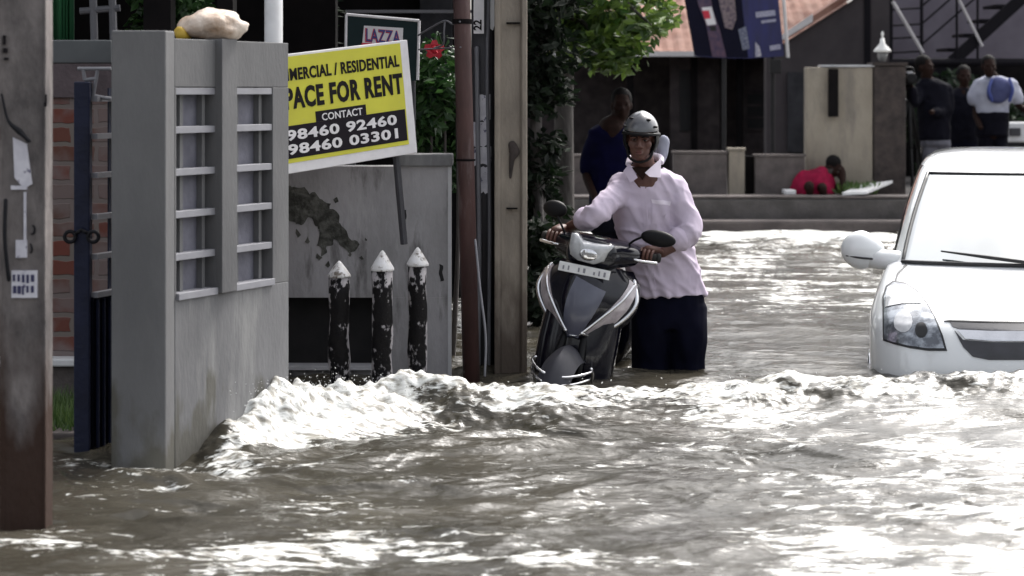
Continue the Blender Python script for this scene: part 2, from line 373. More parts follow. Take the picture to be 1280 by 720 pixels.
def wrinkle(amp, fx, fy, fz, seed=0.0):
    def f(p, n):
        q = Vector((p.x*fx+seed, p.y*fy, p.z*fz)); w = noise.noise_vector(q*.6)*.7
        a = 1-abs(noise.noise(q+w)); b = noise.noise(q*2.3+w)
        return amp*((a-.75)*1.2+b*.35)
    return f
# ------------------------------------------------------------------ sun, sky
SUN_EL, SUN_AZ = R(52), R(38)            # azimuth clockwise from +Y (straight ahead) towards +X
S.world = bpy.data.worlds.new('World'); S.world.use_nodes = True
wn = S.world.node_tree.nodes; wl = S.world.node_tree.links
sky = wn.new('ShaderNodeTexSky'); sky.sky_type = 'NISHITA'; sky.sun_disc = False; sky.sun_elevation = SUN_EL; sky.sun_rotation = SUN_AZ
sky.dust_density = 6; sky.air_density = 1.0; sky.ozone_density = .6; sky.altitude = 0
hs = wn.new('ShaderNodeHueSaturation'); hs.inputs['Saturation'].default_value = .26; wl.new(sky.outputs[0], hs.inputs['Color'])
wtc = wn.new('ShaderNodeTexCoord'); wnz = wn.new('ShaderNodeTexNoise'); wnz.inputs['Scale'].default_value = 2.2; wnz.inputs['Detail'].default_value = 5
wl.new(wtc.outputs['Generated'], wnz.inputs['Vector'])
wr = wn.new('ShaderNodeMapRange'); wr.inputs[1].default_value = .35; wr.inputs[2].default_value = .65; wr.inputs[3].default_value = 1.05; wr.inputs[4].default_value = 1.7; wl.new(wnz.outputs[0], wr.inputs[0])
wm = wn.new('ShaderNodeMix'); wm.data_type = 'RGBA'; wm.blend_type = 'MULTIPLY'; wm.inputs[0].default_value = 1; wl.new(hs.outputs[0], wm.inputs[6]); wl.new(wr.outputs[0], wm.inputs[7])
wl.new(wm.outputs[2], wn['Background'].inputs[0]); wn['Background'].inputs[1].default_value = .15
sun = bpy.data.lights.new('sun', 'SUN'); sun.energy = 1.5; sun.angle = R(11); sun.color = (1, .97, .92)
so = bpy.data.objects.new('sun', sun); C.objects.link(so)
sd = Vector((math.sin(SUN_AZ)*math.cos(SUN_EL), math.cos(SUN_AZ)*math.cos(SUN_EL), math.sin(SUN_EL)))
so.rotation_euler = sd.to_track_quat('Z', 'Y').to_euler(); so.location = sd*30
S.view_settings.view_transform = 'Standard'; S.view_settings.look = 'None'; S.view_settings.gamma = 1; S.view_settings.exposure = .72
S.cycles.max_bounces = 6; S.cycles.use_denoising = True; S.cycles.sample_clamp_indirect = 4
# ------------------------------------------------------------------ ground, road, footpath
bm = nb()
xs = [-120,-30,-6,-3,-1.5,.45,1.2,2,6,30,120]; ys = [-60,-10,0,4,8,12,16,21.3,21.31,30,60,300]
def rz(x): return -.33 if x < .5 else (-.33-.09*min(1,(x-.5)/.7))
vv = [[bm.verts.new((x, y, rz(x)-.02)) for x in xs] for y in ys]
for j in range(len(ys)-1):
    for i in range(len(xs)-1): bm.faces.new((vv[j][i], vv[j][i+1], vv[j+1][i+1], vv[j+1][i]))
struct('ground', bm, 'ground')
bm = nb(); rx_ = [-1.6,.5,.6,.8,1.0,1.2,7]; 
vv = [[bm.verts.new((x, y, rz(x))) for x in rx_] for y in (-20,0,6,9,12,15,21.2)]
for j in range(6):
    for i in range(len(rx_)-1): bm.faces.new((vv[j][i], vv[j][i+1], vv[j+1][i+1], vv[j+1][i]))
struct('road', bm, 'road')
FZ = .33
bm = nb(); box(bm, (-9, 21.45, -.5), (16, 29, FZ)); struct('footpath', bm, 'footpath', bevel=.02)
bm = nb(); box(bm, (-9, 21.2, -.5), (16, 21.447, .12)); struct('kerb', bm, 'kerb', bevel=.03)
bm = nb(); box(bm, (-9, 21.449, FZ+.003), (16, 21.8, FZ+.03)); struct('kerb_coping', bm, 'lowwall', bevel=.01)
# ------------------------------------------------------------------ water
def build_water():
    yg = np.geomspace(5.2, 21.6, 1150); ys_ = np.concatenate([[-30,-8,0,2,3.5,4.5], yg])
    ui = np.linspace(-1, 1, 760); uo = np.array([1.15,1.5,2.2,4]); 
    nY = len(ys_); W = np.maximum(.40*ys_, 2.0)
    cols = [-np.maximum(W*u, 0)[:,None] - (0 if u < 4 else 14) for u in uo[::-1]]
    X = np.concatenate(cols + [W[:,None]*ui[None,:]] + [(W*u)[:,None] + (0 if u < 4 else 14) for u in uo], axis=1)
    Y = np.repeat(ys_[:,None], X.shape[1], axis=1)
    rg = np.random.default_rng(5)
    def low(fx, fy, n=8, seed=0):
        r = np.random.default_rng(seed); h = np.zeros_like(X)
        for _ in range(n):
            a = r.uniform(0, 2*PI); k = r.uniform(.5, 1.6); h += np.sin(X*fx*k*np.cos(a)+Y*fy*k*np.sin(a)+r.uniform(0, 6.28))
        return h/np.sqrt(n)
    wx = X+.10*low(3.0,3.0,8,21)+.03*low(11,11,8,22); wy = Y+.12*low(2.6,2.6,8,23)+.03*low(11,11,8,24)
    patch = np.clip(.85+.45*low(.9,.7,7,3), .25, 1.7)
    h = np.zeros_like(X)
    for i in range(84):
        L = .11*(13**(i/83)); a = rg.normal(-PI/2, .5); k = 2*PI/L; ph = rg.uniform(0, 6.28)
        A = .0104*L**1.0/.5 * rg.uniform(.5, 1.3)
        t = k*(wx*np.cos(a)+wy*np.sin(a))+ph
        fade = np.clip((L/(.0042*Y+1e-6)-1.2)/3, 0, 1)
        h += A*fade*(.55*np.sin(t)+.6*(4/np.pi-2*np.abs(np.sin(t*.5+1))))*.62
    far = np.clip((Y-10.5)/2, 0, 1)
    h *= patch*(1+.35*far)
    # bore running across from the gate wall to the car
    px = 640+X*F/np.maximum(Y,1)
    kx = np.array([-2.6,-1.27,-1.15,-1.03,-.85,-.45,0,.55,1.0,1.4,1.9,2.6,4.5]); 
    ky = np.array([8.3, 8.42,8.58,8.76,8.98,9.28,9.52,9.66,9.72,9.8,9.9,10.1,10.2])
    kh = np.array([0,.0,.13,.23,.20,.16,.13,.12,.11,.11,.10,.08,.02])
    yc = np.interp(X, kx, ky)+.10*low(2.4,0.2,6,31)+.05*low(7,1,6,32); hc = np.interp(X, kx, kh)*(1+.3*low(4,1.5,6,33))
    dY = Y-yc
    prof = np.where(dY < 0, np.exp(-(dY/.30)**2), np.exp(-(dY/.22)**2))
    bump = .5+.36*low(12,15,11,41)+.24*low(27,31,11,42)+.20*low(52,58,11,43)+.12*low(95,95,11,44)
    turb = np.clip(np.exp(-((dY+.15)/.42)**2)*np.interp(X, [-1.3,-1.1,4,6],[0,1,1,0]), 0, 1)
    h = h*(1+.6*turb)+hc*prof*(.82+.25*bump)+.018*turb*(bump-.5)*np.interp(X,[-1.3,-.9,0,3],[1.9,1.8,.8,.7])
    # secondary smaller rolls in front of the bore
    for off, am, sd_ in ((-.75,.035,51),(-1.25,.028,52)):
        d2 = Y-(yc+off+.16*low(1.6,.4,6,sd_)); h += am*np.exp(-(d2/.13)**2)*np.clip(.6+.6*low(1.8,.5,6,sd_+9),0,1.5)*np.interp(X,[-1.2,-.4,2.5],[.2,1,1])
    # froth, and streaks with sky glare painted in
    n1 = low(5,9,9,61); n2 = low(13,24,9,62)
    foam_glare = np.interp(X, [-1.20,-1.06,-.3,.2,1,2,3],[0,.95,.92,.54,.42,.48,.56])*np.clip(np.exp(-((dY+.04)/.20)**2)*1.15+.5*np.exp(-((dY+.28)/.28)**2), 0, 1.2)
    foam_glare += .72*np.interp(X,[-1.20,-1.04,-.5,0],[0,1,.9,0])*np.exp(-((dY+.22)/.22)**2)*(1+.4*n1+.3*n2)
    lace_glare = np.interp(px, [100,500,800,1000,1200],[.17,.17,.20,.29,.36])*np.clip((yc-.3-Y)/.3,0,1)  # whiter to the right: sky glare painted in with real froth
    lace_glare += .27*np.clip((Y-12.6)/1.5,0,1) + .05*np.clip((Y-10.6)/.4,0,1)  # far stretch whitened, sky reflection put into the colour
    lace_glare += .25*np.exp(-((Y-(8.05))/.35)**2)*np.interp(px,[60,300,420],[1,.8,0])
    lace_glare += .14*np.exp(-((Y-6.5)/.3)**2)
    lace_glare += .6*np.exp(-((Y-20.6)/.5)**2)
    foam_glare = foam_glare*(1+.34*n1+.16*n2)+np.clip(lace_glare*(1+.5*n1+.25*n2),0,.75)
    h = np.where((Y < 4.6), h*0, h)
    edge = np.ones_like(X); edge[:, :4] = 0; edge[:, -4:] = 0; h *= edge
    nY, nX = X.shape
    V = np.stack([X, Y, h], -1).reshape(-1, 3).astype(np.float32)
    idx = np.arange(nY*nX).reshape(nY, nX)
    Q = np.stack([idx[:-1,:-1], idx[:-1,1:], idx[1:,1:], idx[1:,:-1]], -1).reshape(-1, 4)
    me = bpy.data.meshes.new('water'); me.vertices.add(len(V)); me.vertices.foreach_set('co', V.ravel())
    me.loops.add(Q.size); me.loops.foreach_set('vertex_index', Q.ravel().astype(np.int32))
    me.polygons.add(len(Q)); me.polygons.foreach_set('loop_start', np.arange(0, Q.size, 4, dtype=np.int32))
    me.polygons.foreach_set('use_smooth', np.ones(len(Q), bool)); me.update()
    at_ = me.attributes.new('foam_glare', 'FLOAT', 'POINT'); at_.data.foreach_set('value', foam_glare.ravel().astype(np.float32))
    me.validate()
    m, n, l, b = nt('muddy flood water')
    tc = n.new('ShaderNodeTexCoord')
    nz = n.new('ShaderNodeTexNoise'); nz.inputs['Scale'].default_value = 1.3; nz.inputs['Detail'].default_value = 4; l.new(tc.outputs['Object'], nz.inputs['Vector'])
    rp = n.new('ShaderNodeValToRGB'); rp.color_ramp.elements[0].color = (.032,.029,.022,1); rp.color_ramp.elements[1].color = (.060,.054,.042,1)
    rp.color_ramp.elements[0].position = .35; rp.color_ramp.elements[1].position = .65; l.new(nz.outputs[0], rp.inputs[0])
    at2 = n.new('ShaderNodeAttribute'); at2.attribute_name = 'foam_glare'
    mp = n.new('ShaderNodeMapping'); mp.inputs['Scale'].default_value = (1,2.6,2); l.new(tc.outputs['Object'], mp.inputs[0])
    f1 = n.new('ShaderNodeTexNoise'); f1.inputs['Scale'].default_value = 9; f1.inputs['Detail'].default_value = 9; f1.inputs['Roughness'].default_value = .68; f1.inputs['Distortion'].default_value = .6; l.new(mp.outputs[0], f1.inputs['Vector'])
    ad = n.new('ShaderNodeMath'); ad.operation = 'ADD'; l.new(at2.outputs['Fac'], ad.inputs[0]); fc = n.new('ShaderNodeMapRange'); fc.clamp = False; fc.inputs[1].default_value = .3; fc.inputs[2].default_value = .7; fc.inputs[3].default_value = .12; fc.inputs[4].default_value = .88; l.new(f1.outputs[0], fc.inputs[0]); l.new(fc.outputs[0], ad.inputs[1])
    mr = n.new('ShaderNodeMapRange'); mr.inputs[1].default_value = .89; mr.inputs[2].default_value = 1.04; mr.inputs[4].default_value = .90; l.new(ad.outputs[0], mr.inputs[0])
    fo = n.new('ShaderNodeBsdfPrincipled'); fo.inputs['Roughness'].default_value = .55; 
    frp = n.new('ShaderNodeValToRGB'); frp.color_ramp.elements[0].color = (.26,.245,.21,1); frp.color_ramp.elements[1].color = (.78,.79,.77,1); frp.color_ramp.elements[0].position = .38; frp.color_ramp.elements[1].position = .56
    f2 = n.new('ShaderNodeTexNoise'); f2.inputs['Scale'].default_value = 16; f2.inputs['Detail'].default_value = 7; l.new(mp.outputs[0], f2.inputs['Vector']); l.new(f2.outputs[0], frp.inputs[0])
    l.new(frp.outputs[0], fo.inputs['Base Color'])
    l.new(rp.outputs[0], b.inputs['Base Color']); b.inputs['Roughness'].default_value = .07; b.inputs['IOR'].default_value = 1.33; b.inputs['Specular IOR Level'].default_value = .6
    w1 = n.new('ShaderNodeTexNoise'); w1.inputs['Scale'].default_value = 15; w1.inputs['Detail'].default_value = 5; w1.inputs['Roughness'].default_value = .55; l.new(mp.outputs[0], w1.inputs['Vector'])
    bp = n.new('ShaderNodeBump'); bp.inputs['Strength'].default_value = .4; bp.inputs['Distance'].default_value = .02; l.new(w1.outputs[0], bp.inputs['Height']); l.new(bp.outputs[0], b.inputs['Normal'])
    bp2 = n.new('ShaderNodeBump'); bp2.inputs['Strength'].default_value = .45; bp2.inputs['Distance'].default_value = .02; l.new(f2.outputs[0], bp2.inputs['Height']); l.new(bp2.outputs[0], fo.inputs['Normal'])
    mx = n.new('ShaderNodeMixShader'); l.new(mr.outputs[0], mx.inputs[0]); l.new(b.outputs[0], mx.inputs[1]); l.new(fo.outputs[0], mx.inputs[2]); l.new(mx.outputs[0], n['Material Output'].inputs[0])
    o = bpy.data.objects.new('water', me); C.objects.link(o); me.materials.append(m); o['kind'] = 'structure'; return o
build_water()
def build_spray():
    bm = bmesh.new(); rg = random.Random(4)
    for k in range(800):
        x = -1.1+rg.random()**1.3*3.5 if k > 560 else rg.gauss(-.9,.20)
        y = np.interp(x, [-1.2,-1.03,-.85,-.45,0,.55,1,2.4],[8.50,8.74,8.97,9.28,9.52,9.66,9.72,9.9])+rg.gauss(-.04,.07)
        top = np.interp(x, [-1.3,-1.1,-.5,.2,2.4],[.20,.23,.17,.12,.12]); z = top*rg.uniform(.5,1.0)+abs(rg.gauss(0,.022)); r = rg.uniform(.0008,.003)
        if x > -.35 and rg.random() < .8: continue
        if x < -.98 and y > 8.0+(x+1.33)*2.45: continue
        bmesh.ops.create_icosphere(bm, subdivisions=1, radius=r, matrix=Matrix.Translation((x,y,z)) @ Euler((rg.random()*3,rg.random()*3,0)).to_matrix().to_4x4() @ Matrix.Diagonal((rg.uniform(.7,2.2),1,rg.uniform(.5,1.3),1)))
    me = bpy.data.meshes.new('spray'); bm.to_mesh(me); bm.free()
    o = bpy.data.objects.new('spray', me); C.objects.link(o); o['kind'] = 'stuff'; me.materials.append(mat('spray', (.8,.8,.8), .3)); return o
build_spray()
V3 = Vector
# ------------------------------------------------------------------ utility poles
def concrete_pole(px0, px1, Y, top, label, m, fr=.16, d=.03, depth=.2):
    x0, x1 = X_(px0, Y), X_(px1, Y)
    t = thing('utility_pole', label, 'utility pole', ((x0+x1)/2, Y+depth/2, -.4), group='concrete utility poles')
    bm = nb(); w = x1-x0; fl = w*fr
    # H section: two flanges with a sunk web
    prof = [(x0,Y),(x0+fl,Y),(x0+fl*1.4,Y+d),(x1-fl*1.4,Y+d),(x1-fl,Y),(x1,Y),(x1,Y+depth),(x1-fl,Y+depth),(x1-fl*1.4,Y+depth-d),(x0+fl*1.4,Y+depth-d),(x0+fl,Y+depth),(x0,Y+depth)]
    zs = [-.45]; 
    while zs[-1] < top: zs.append(zs[-1]+.12)
    rings = []
    for z in zs: rings.append([V3((px+.0015*noise.noise(V3((px*9,py*9,z*5))), py+.002*noise.noise(V3((px*7+5,py*9,z*5))), z)) for px, py in prof])
    loft(bm, rings); bmesh.ops.recalc_face_normals(bm, faces=bm.faces[:]); obj('shaft', bm, m, t, bevel=.006); return t
pole1 = concrete_pole(-1, 57, 6.95, 6.5, 'grey concrete pole with rust brown wet base, paper scraps and wires, nearest the camera', 'pole', .05, .008, .11)
pole2 = concrete_pole(618, 659, 10.55, 7.5, 'plain buff concrete pole standing beside the man with the scooter', 'pole2')
bm = nb(); Y = 6.954
for a, b, c, d in ((14,232,34,237),(30,240,33,300),(20,300,34,322)): box(bm, (X_(a,Y), Y-.006, Z_(d,Y)), (X_(c,Y), Y+.012, Z_(b,Y)))
prism(bm, [at(16,172,Y-.005),at(33,180,Y-.005),at(40,230,Y-.005),at(30,236,Y-.005),at(18,222,Y-.005)], V3((0,.01,0)))
obj('torn_paper', bm, 'paper', pole1)
bm = nb(); box(bm, (X_(15,Y), Y-.008, Z_(372,Y)), (X_(47,Y), Y+.016, Z_(338,Y))); obj('sticker', bm, 'paper', pole1)
bm = nb()
for i in range(5):
    for j in range(2):
        x = 17+i*5.6; y = 343+j*14; box(bm, (X_(x,Y), Y-.0105, Z_(y+random.uniform(8,11),Y)), (X_(x+random.uniform(2.5,4.5),Y), Y-.007, Z_(y,Y)))
obj('sticker_print', bm, 'navyink', pole1)
bm = nb(); tube(bm, [at(2,118,6.93),at(10,150,6.92),at(24,164,6.92),at(38,177,6.925)], [.004,.005,.011,.004], 8); tube(bm, [at(20,160,6.92),at(36,176,6.915)], .008, 8, k=1)
tube(bm, [at(7,250,6.93),at(6,300,6.92),at(11,350,6.93)], .007, 8); tube(bm, [at(38,280,6.965),at(43,284,6.955),at(42,292,6.955),at(36,292,6.965)], .0035, 6); tube(bm,[at(37,300,6.965),at(40,312,6.955),at(37,318,6.965)],.004,6)
obj('wire', bm, 'blackcable', pole1, smooth=True)
bm = nb()
for y0, y1, x0, x1 in ((44,56,4,7),(60,66,4,9),(72,75,5,10),(118,128,57,58.6),(128,133,55,58.6)): box(bm, (X_(x0,6.95), 6.947, Z_(y1,6.95)), (X_(x1,6.95), 6.955, Z_(y0,6.95)))
obj('painted_mark', bm, 'ink', pole1)
bm = nb(); box(bm, (X_(633,10.58), 10.545, Z_(30,10.58)), (X_(650,10.58), 10.585, Z_(28,10.58))); box(bm, (X_(633,10.58), 10.545, Z_(261,10.58)), (X_(647,10.58), 10.585, Z_(259.5,10.58))); obj('wire_band', bm, 'dark', pole2)
bm = nb(); tube(bm, [at(640,180,10.57),at(643,190,10.565),at(640,200,10.565),at(638,222,10.57)], [.02,.028,.014,.006], 8, flatten=(V3((0,1,0)), .3)); obj('stain_patch', bm, 'laterite', pole2, smooth=True)
# thin red oxide pipe and dark poster pole
t = thing('pipe_post', 'thin leaning red oxide pipe at the end of the compound wall', 'post', at(590,466,10.35))
bm = nb(); bar(bm, at(590,500,10.35), at(566,-420,10.35), .043, 16); obj('pipe', bm, 'redpipe', t, smooth=True)
bm = nb(); q = at(577.6,27,10.35); lathe(bm, q, [(.046,-.012),(.050,-.012),(.050,.012),(.046,.012)], 16); q = at(582.2,200,10.35); lathe(bm, q, [(.046,-.005),(.049,-.005),(.049,.005),(.046,.005)], 16); obj('clamp', bm, 'dark', t)
bm = nb(); tube(bm, [at(594,300,10.26),at(600,360,10.2),at(607,420,10.15),at(606,470,10.12)], .006, 6); obj('hanging_cable', bm, 'cable', t, smooth=True)
t = thing('steel_post', 'dark steel post pasted with torn paper notices between the red pipe and concrete pole', 'post', at(604,466,10.75))
bm = nb(); lathe(bm, (X_(604,10.75), 10.75, 0), [(.062,-.45),(.062,2.2),(.05,2.3),(.05,6)], 16); obj('pipe', bm, 'darkpole', t, smooth=True)
def wrap(bm, px0, px1, py0, py1, Y=10.75, r=.0655):
    cx = X_(604,Y); z0, z1 = Z_(py1,Y), Z_(py0,Y)
    a0 = math.asin(max(-.98,min(.98,(X_(px0,Y)-cx)/r))); a1 = math.asin(max(-.98,min(.98,(X_(px1,Y)-cx)/r))); n = 6
    vs = []
    for i in range(n+1):
        a = a0+(a1-a0)*i/n; e = random.uniform(-.012,.012)
        vs.append([bm.verts.new((cx+rr*math.sin(a), Y-rr*math.cos(a), z)) for rr, z in ((r,z0+e),(r,z1+e*.5),(r-.002,z1+e*.5),(r-.002,z0+e))])
    for a, b in zip(vs, vs[1:]):
        for i in range(4): bm.faces.new((a[i],a[(i+1)%4],b[(i+1)%4],b[i]))
    bm.faces.new(vs[0]); bm.faces.new(vs[-1][::-1])
for a in ((598,613,118,150),(592,612,152,182),(593,614,184,206),(600,613,208,240)):
    bm = nb(); wrap(bm, *a); obj('paper_notice', bm, 'paper', t)
bm = nb(); Yp = 10.66; box(bm, (X_(592,Yp), Yp, Z_(42,Yp)), (X_(605,Yp), Yp+.012, Z_(-4,Yp))); pl = obj('number_plate', bm, 'signwhite', t)
bm = text_bm('22', .042, 1, .03); onto(bm, at(602,38,Yp-.001), V3((0,0,1)), V3((-1,0,0)), V3((0,-1,0))); obj('number', bm, 'ink', pl)
bm = nb(); tube(bm, [at(596,60,10.68),at(597,150,10.67),at(599,300,10.67),at(598,460,10.66)], .012, 8); tube(bm, [at(611,-20,10.7),at(609,100,10.69),at(612,260,10.69),at(611,460,10.68)], .010, 8); obj('conduit', bm, 'cable', t, smooth=True)
bm = nb(); prism(bm, [at(612,-30,10.7),at(626,-30,10.7),at(625,10,10.7),at(616,38,10.7),at(613,36,10.7)], V3((0,.02,0))); tag(obj('white_flag', bm, 'white'), 'white cloth strip hanging between the poster post and the buff concrete pole', 'cloth strip')
# ------------------------------------------------------------------ gate pillar and pierced wall
P0 = gnd(137+8, 582); P1 = gnd(218, 582); YF = P1.y
YA0 = YF+.10; A = V3((X_(218, YA0), YA0, 0)); XR = X_(207, YF)
Bx = X_(361, YF*1.112); B = V3((Bx, YF*1.112, 0)); du = (B-A); LW = du.length; du.normalize(); dn = V3((du.y, -du.x, 0))  # dn faces the road
ZT = Z_(38, YF); ZT2 = Z_(47, YF*1.0)
t = thing('gate_pillar', 'plain smooth grey concrete gate pillar rising from the flood beside the gate', 'pillar', ((xl_:=X_(139, YF))*.5+XR*.5, YF+.1, -.4))
bm = nb(); xl = X_(139, YF); prism(bm, [V3((xl,YF,-.45)), V3((XR,YF,-.45)), V3((A.x,A.y,-.45)), V3((A.x-.03,A.y+.14,-.45)), V3((xl,YF+.24,-.45))], V3((0,0,ZT+.45))); obj('shaft', bm, 'gatecon', t, bevel=.006)
t = thing('pierced_wall', 'grey plastered wing wall pierced by two columns of slatted openings', 'wall', tuple(A+du*LW/2+V3((0,0,-.4))))
TH = .14
def wp(s, z, d=0): return A+du*s+V3((0,0,z))+dn*d     # s metres along, z height, d out to the road
def wbox(bm, s0, s1, z0, z1, d0, d1): obox(bm, wp(s0, z0, d0), du*(s1-s0), dn*(d1-d0), V3((0,0,z1-z0)))
def s_of(px):                                             # where the wall face meets that pixel column
    d = ray(px, 300); k = d.x/d.y; return (k*A.y-A.x)/(du.x-k*du.y)
s0, s1, s2, s3, s4, s5 = .004, s_of(270), s_of(289), s_of(341), LW, 0
zo0 = Z_(375, YA0); zo1 = Z_(109, YA0); zt = Z_(48, YA0)
bm = nb(); wbox(bm, s0, LW, -.45, zo0, -TH, 0); obj('lower_panel', bm, 'gatecon_side', t, bevel=.004)
bm = nb(); wbox(bm, s0, LW, zo1, zt, -TH, -.002); obj('top_panel', bm, 'gatecon', t, bevel=.004)
bm = nb(); wbox(bm, s1, s2, zo0, zt+.005, -TH-.002, .03); wbox(bm, s3, LW, zo0, zo1, -TH, 0); wbox(bm, s0, s0+.012, zo0, zo1, -TH, -.001); obj('mullion', bm, 'gatecon', t, bevel=.003)
n = 5
for (a, b) in ((s0+.012, s1), (s2, s3)):
    for k in range(n+1):
        z = zo0+(zo1-zo0)*k/n
        if k == 0: z += .012
        if k == n: z -= .014
        bm = nb(); wbox(bm, a, b, z-.016, z+.012, -.0605, .012 if k == 0 else -.004); obj('slat', bm, 'rung', t, bevel=.002)
bm = nb(); wbox(bm, s0+.012, s1, zo0, zo1, -TH-.001, -.062); wbox(bm, s2, s3, zo0, zo1, -TH-.001, -.062); obj('recess_panel', bm, 'recess', t)
bm = nb()
for (a, b) in ((s0+.012, s1), (s2, s3)):
    for f in (.30, .86): wbox(bm, a+(b-a)*f-.011, a+(b-a)*f+.011, zo0, zo1, -.0615, -.035)
obj('upright_bar', bm, 'gatecon', t)
# lintel beam behind gate
bm = nb(); Yb = 8.45; box(bm, (X_(-60,Yb), Yb, Z_(79,Yb)), (X_(139,Yb), Yb+.18, Z_(50,Yb))); tag(obj('gate_beam', bm, 'beam', bevel=.005), 'dark grey concrete beam spanning above the navy gate to the pillar', 'beam')
# sack on top
bm = nb(); c = A+du*s_of(283)+V3((0,0,zt+.062))-dn*.06; ell(bm, c, .145, .10, .07, u=40, v=26)
for v in bm.verts:
    q = v.co*14; v.co += (v.co-c)*(.22*noise.noise(q)+.12*abs(noise.noise(q*2.1))-.05); v.co.z = max(v.co.z, zt+.004)
sk = obj('plastic_sack', bm, 'sack', smooth=True); tag(sk, 'crumpled pale plastic sack lying on top of the pierced wall', 'sack')
bm = nb(); c2 = c+V3((-.125,-.03,-.035)); ell(bm, c2, .035, .045, .03)
for v in bm.verts: v.co += (v.co-c2)*.4*noise.noise(v.co*30)
obj('sack_mouth', bm, 'sackyellow', sk, smooth=True)
bm = nb(); Yp = 9.35; bar(bm, V3((X_(342,Yp),Yp,-.4)), V3((X_(342,Yp),Yp,3.4)), .042, 18); tag(obj('white_pipe', bm, 'whitepipe', smooth=True), 'white upright pipe rising behind the pierced wall', 'pipe')
# ------------------------------------------------------------------ gate, brick house and garden bed behind it
t = thing('metal_gate', 'open navy steel gate leaf with dark sheet base and grey bars', 'gate', at(103,575,8.35))
Yg = 8.35
bm = nb(); box(bm, (X_(92,Yg), Yg, Z_(573,Yg)), (X_(112,Yg), Yg+.06, Z_(102,Yg))); obj('gate_post', bm, 'gate', t, bevel=.006)
bm = nb(); e0 = V3((X_(112,Yg),Yg+.03,0)); e1 = V3((X_(150,8.6), 8.6, 0)); gd = e1-e0
def gp(s, z): return e0+gd*s+V3((0,0,z))
gn = V3((gd.y,-gd.x,0)).normalized()
obox(bm, gp(0,Z_(566,Yg)), gd, gn*.01, V3((0,0,Z_(372,Yg)-Z_(566,Yg))))
obj('sheet_panel', bm, 'gatesheet', t)
bm = nb()
for k in range(5): obox(bm, gp(.1+.2*k,Z_(562,Yg))+gn*.0105, gd*.03, gn*.012, V3((0,0,Z_(376,Yg)-Z_(562,Yg))))
obj('panel_rib', bm, 'gate', t)
for py in (124, 171, 220, 272, 322, 370):
    bm = nb(); obox(bm, gp(0,Z_(py+3,Yg)), gd, gn*.03, V3((0,0,.022))); obj('bar', bm, 'gatebar', t)
bm = nb(); obox(bm, gp(.62,Z_(368,Yg))-gn*.008, gd*.09, gn*.006, V3((0,0,Z_(110,Yg)-Z_(368,Yg)))); obj('upright', bm, 'gate', t)
for s in (-1, 1):
    bm = nb(); c = at(102+s*14.5, 296, Yg-.01)
    tube(bm, [c+V3((.022*math.cos(a), 0, .022*math.sin(a))) for a in [2*PI*i/14 for i in range(15)]], .008, 8, k=1); bar(bm, c-V3((s*.02,0,-.012)), c-V3((s*.05,0,-.03)), .007); obj('latch_ring', bm, 'blackcable', t, smooth=True)
bm = nb(); 
for a, b in ((at(97,86,8.4),at(139,86,8.4)),(at(104,86,8.4),at(106,100,8.4)),(at(106,100,8.4),at(122,98,8.4)),(at(122,88,8.4),at(116,122,8.4)),(at(118,120,8.4),at(139,124,8.4))): bar(bm, a, b, .008)
obj('hinge_bracket', bm, 'gatebar', t)
# brick house
t = thing('brick_house', 'old house with patchy red brick wall and green cloth hung behind the gate', 'house', (-2.3, 10.2, -.3))
Yh = 9.7
bm = nb(); box(bm, (-5.2, Yh, Z_(445,Yh)), (-1.32, Yh+.22, Z_(122,Yh))); obj('wall', bm, 'brick', t)
bm = nb(); box(bm, (-5.2, Yh-.02, Z_(122,Yh)+.001), (-1.32, Yh+.22, Z_(52,Yh))); obj('plaster_band', bm, 'plasterpink', t)
bm = nb(); box(bm, (-5.2, Yh-.10, Z_(455,Yh)), (-1.32, Yh+.2, Z_(445,Yh)-.001)); obj('ledge', bm, 'white', t, bevel=.008)
bm = nb(); box(bm, (-5.2, Yh-.06, -.4), (-1.32, Yh+.2, Z_(455,Yh)-.001)); obj('plinth', bm, 'lowwall', t)
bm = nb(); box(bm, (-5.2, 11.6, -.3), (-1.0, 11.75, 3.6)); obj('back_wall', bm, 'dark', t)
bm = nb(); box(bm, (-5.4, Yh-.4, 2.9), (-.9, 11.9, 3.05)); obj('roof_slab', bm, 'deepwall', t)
bm = nb()
for i in range(14):
    x = X_(66,Yh)+i*.009*1.1; box(bm, (x-.05, Yh+.05+.012*math.sin(i*1.9), Z_(52,Yh)), (x-.04, Yh+.07+.012*math.sin(i*1.9), 2.6))
prism(bm, [V3((X_(60,Yh)-.02+i*.008, Yh+.04+.015*math.sin(i*1.3), Z_(50,Yh))) for i in range(14)]+[V3((X_(60,Yh)-.02+i*.008, Yh+.06+.015*math.sin(i*1.3), Z_(50,Yh))) for i in range(13,-1,-1)], V3((0,0,1.2)))
obj('green_cloth', bm, 'green', t, smooth=True)
bm = nb()
for px in (118, 142): bar(bm, at(px,50,10.4), at(px-4,-80,10.4), .02)
bar(bm, at(100,14,10.4), at(150,10,10.4), .018); obj('veranda_rail', bm, 'gatebar', t)
bm = nb(); box(bm, (-1.75, Yh+.02, Z_(52,Yh)), (-1.62, Yh+.16, 2.9)); box(bm, (-1.40, Yh+.02, Z_(52,Yh)), (-1.325, Yh+.16, 2.9)); obj('veranda_post', bm, 'dark', t)
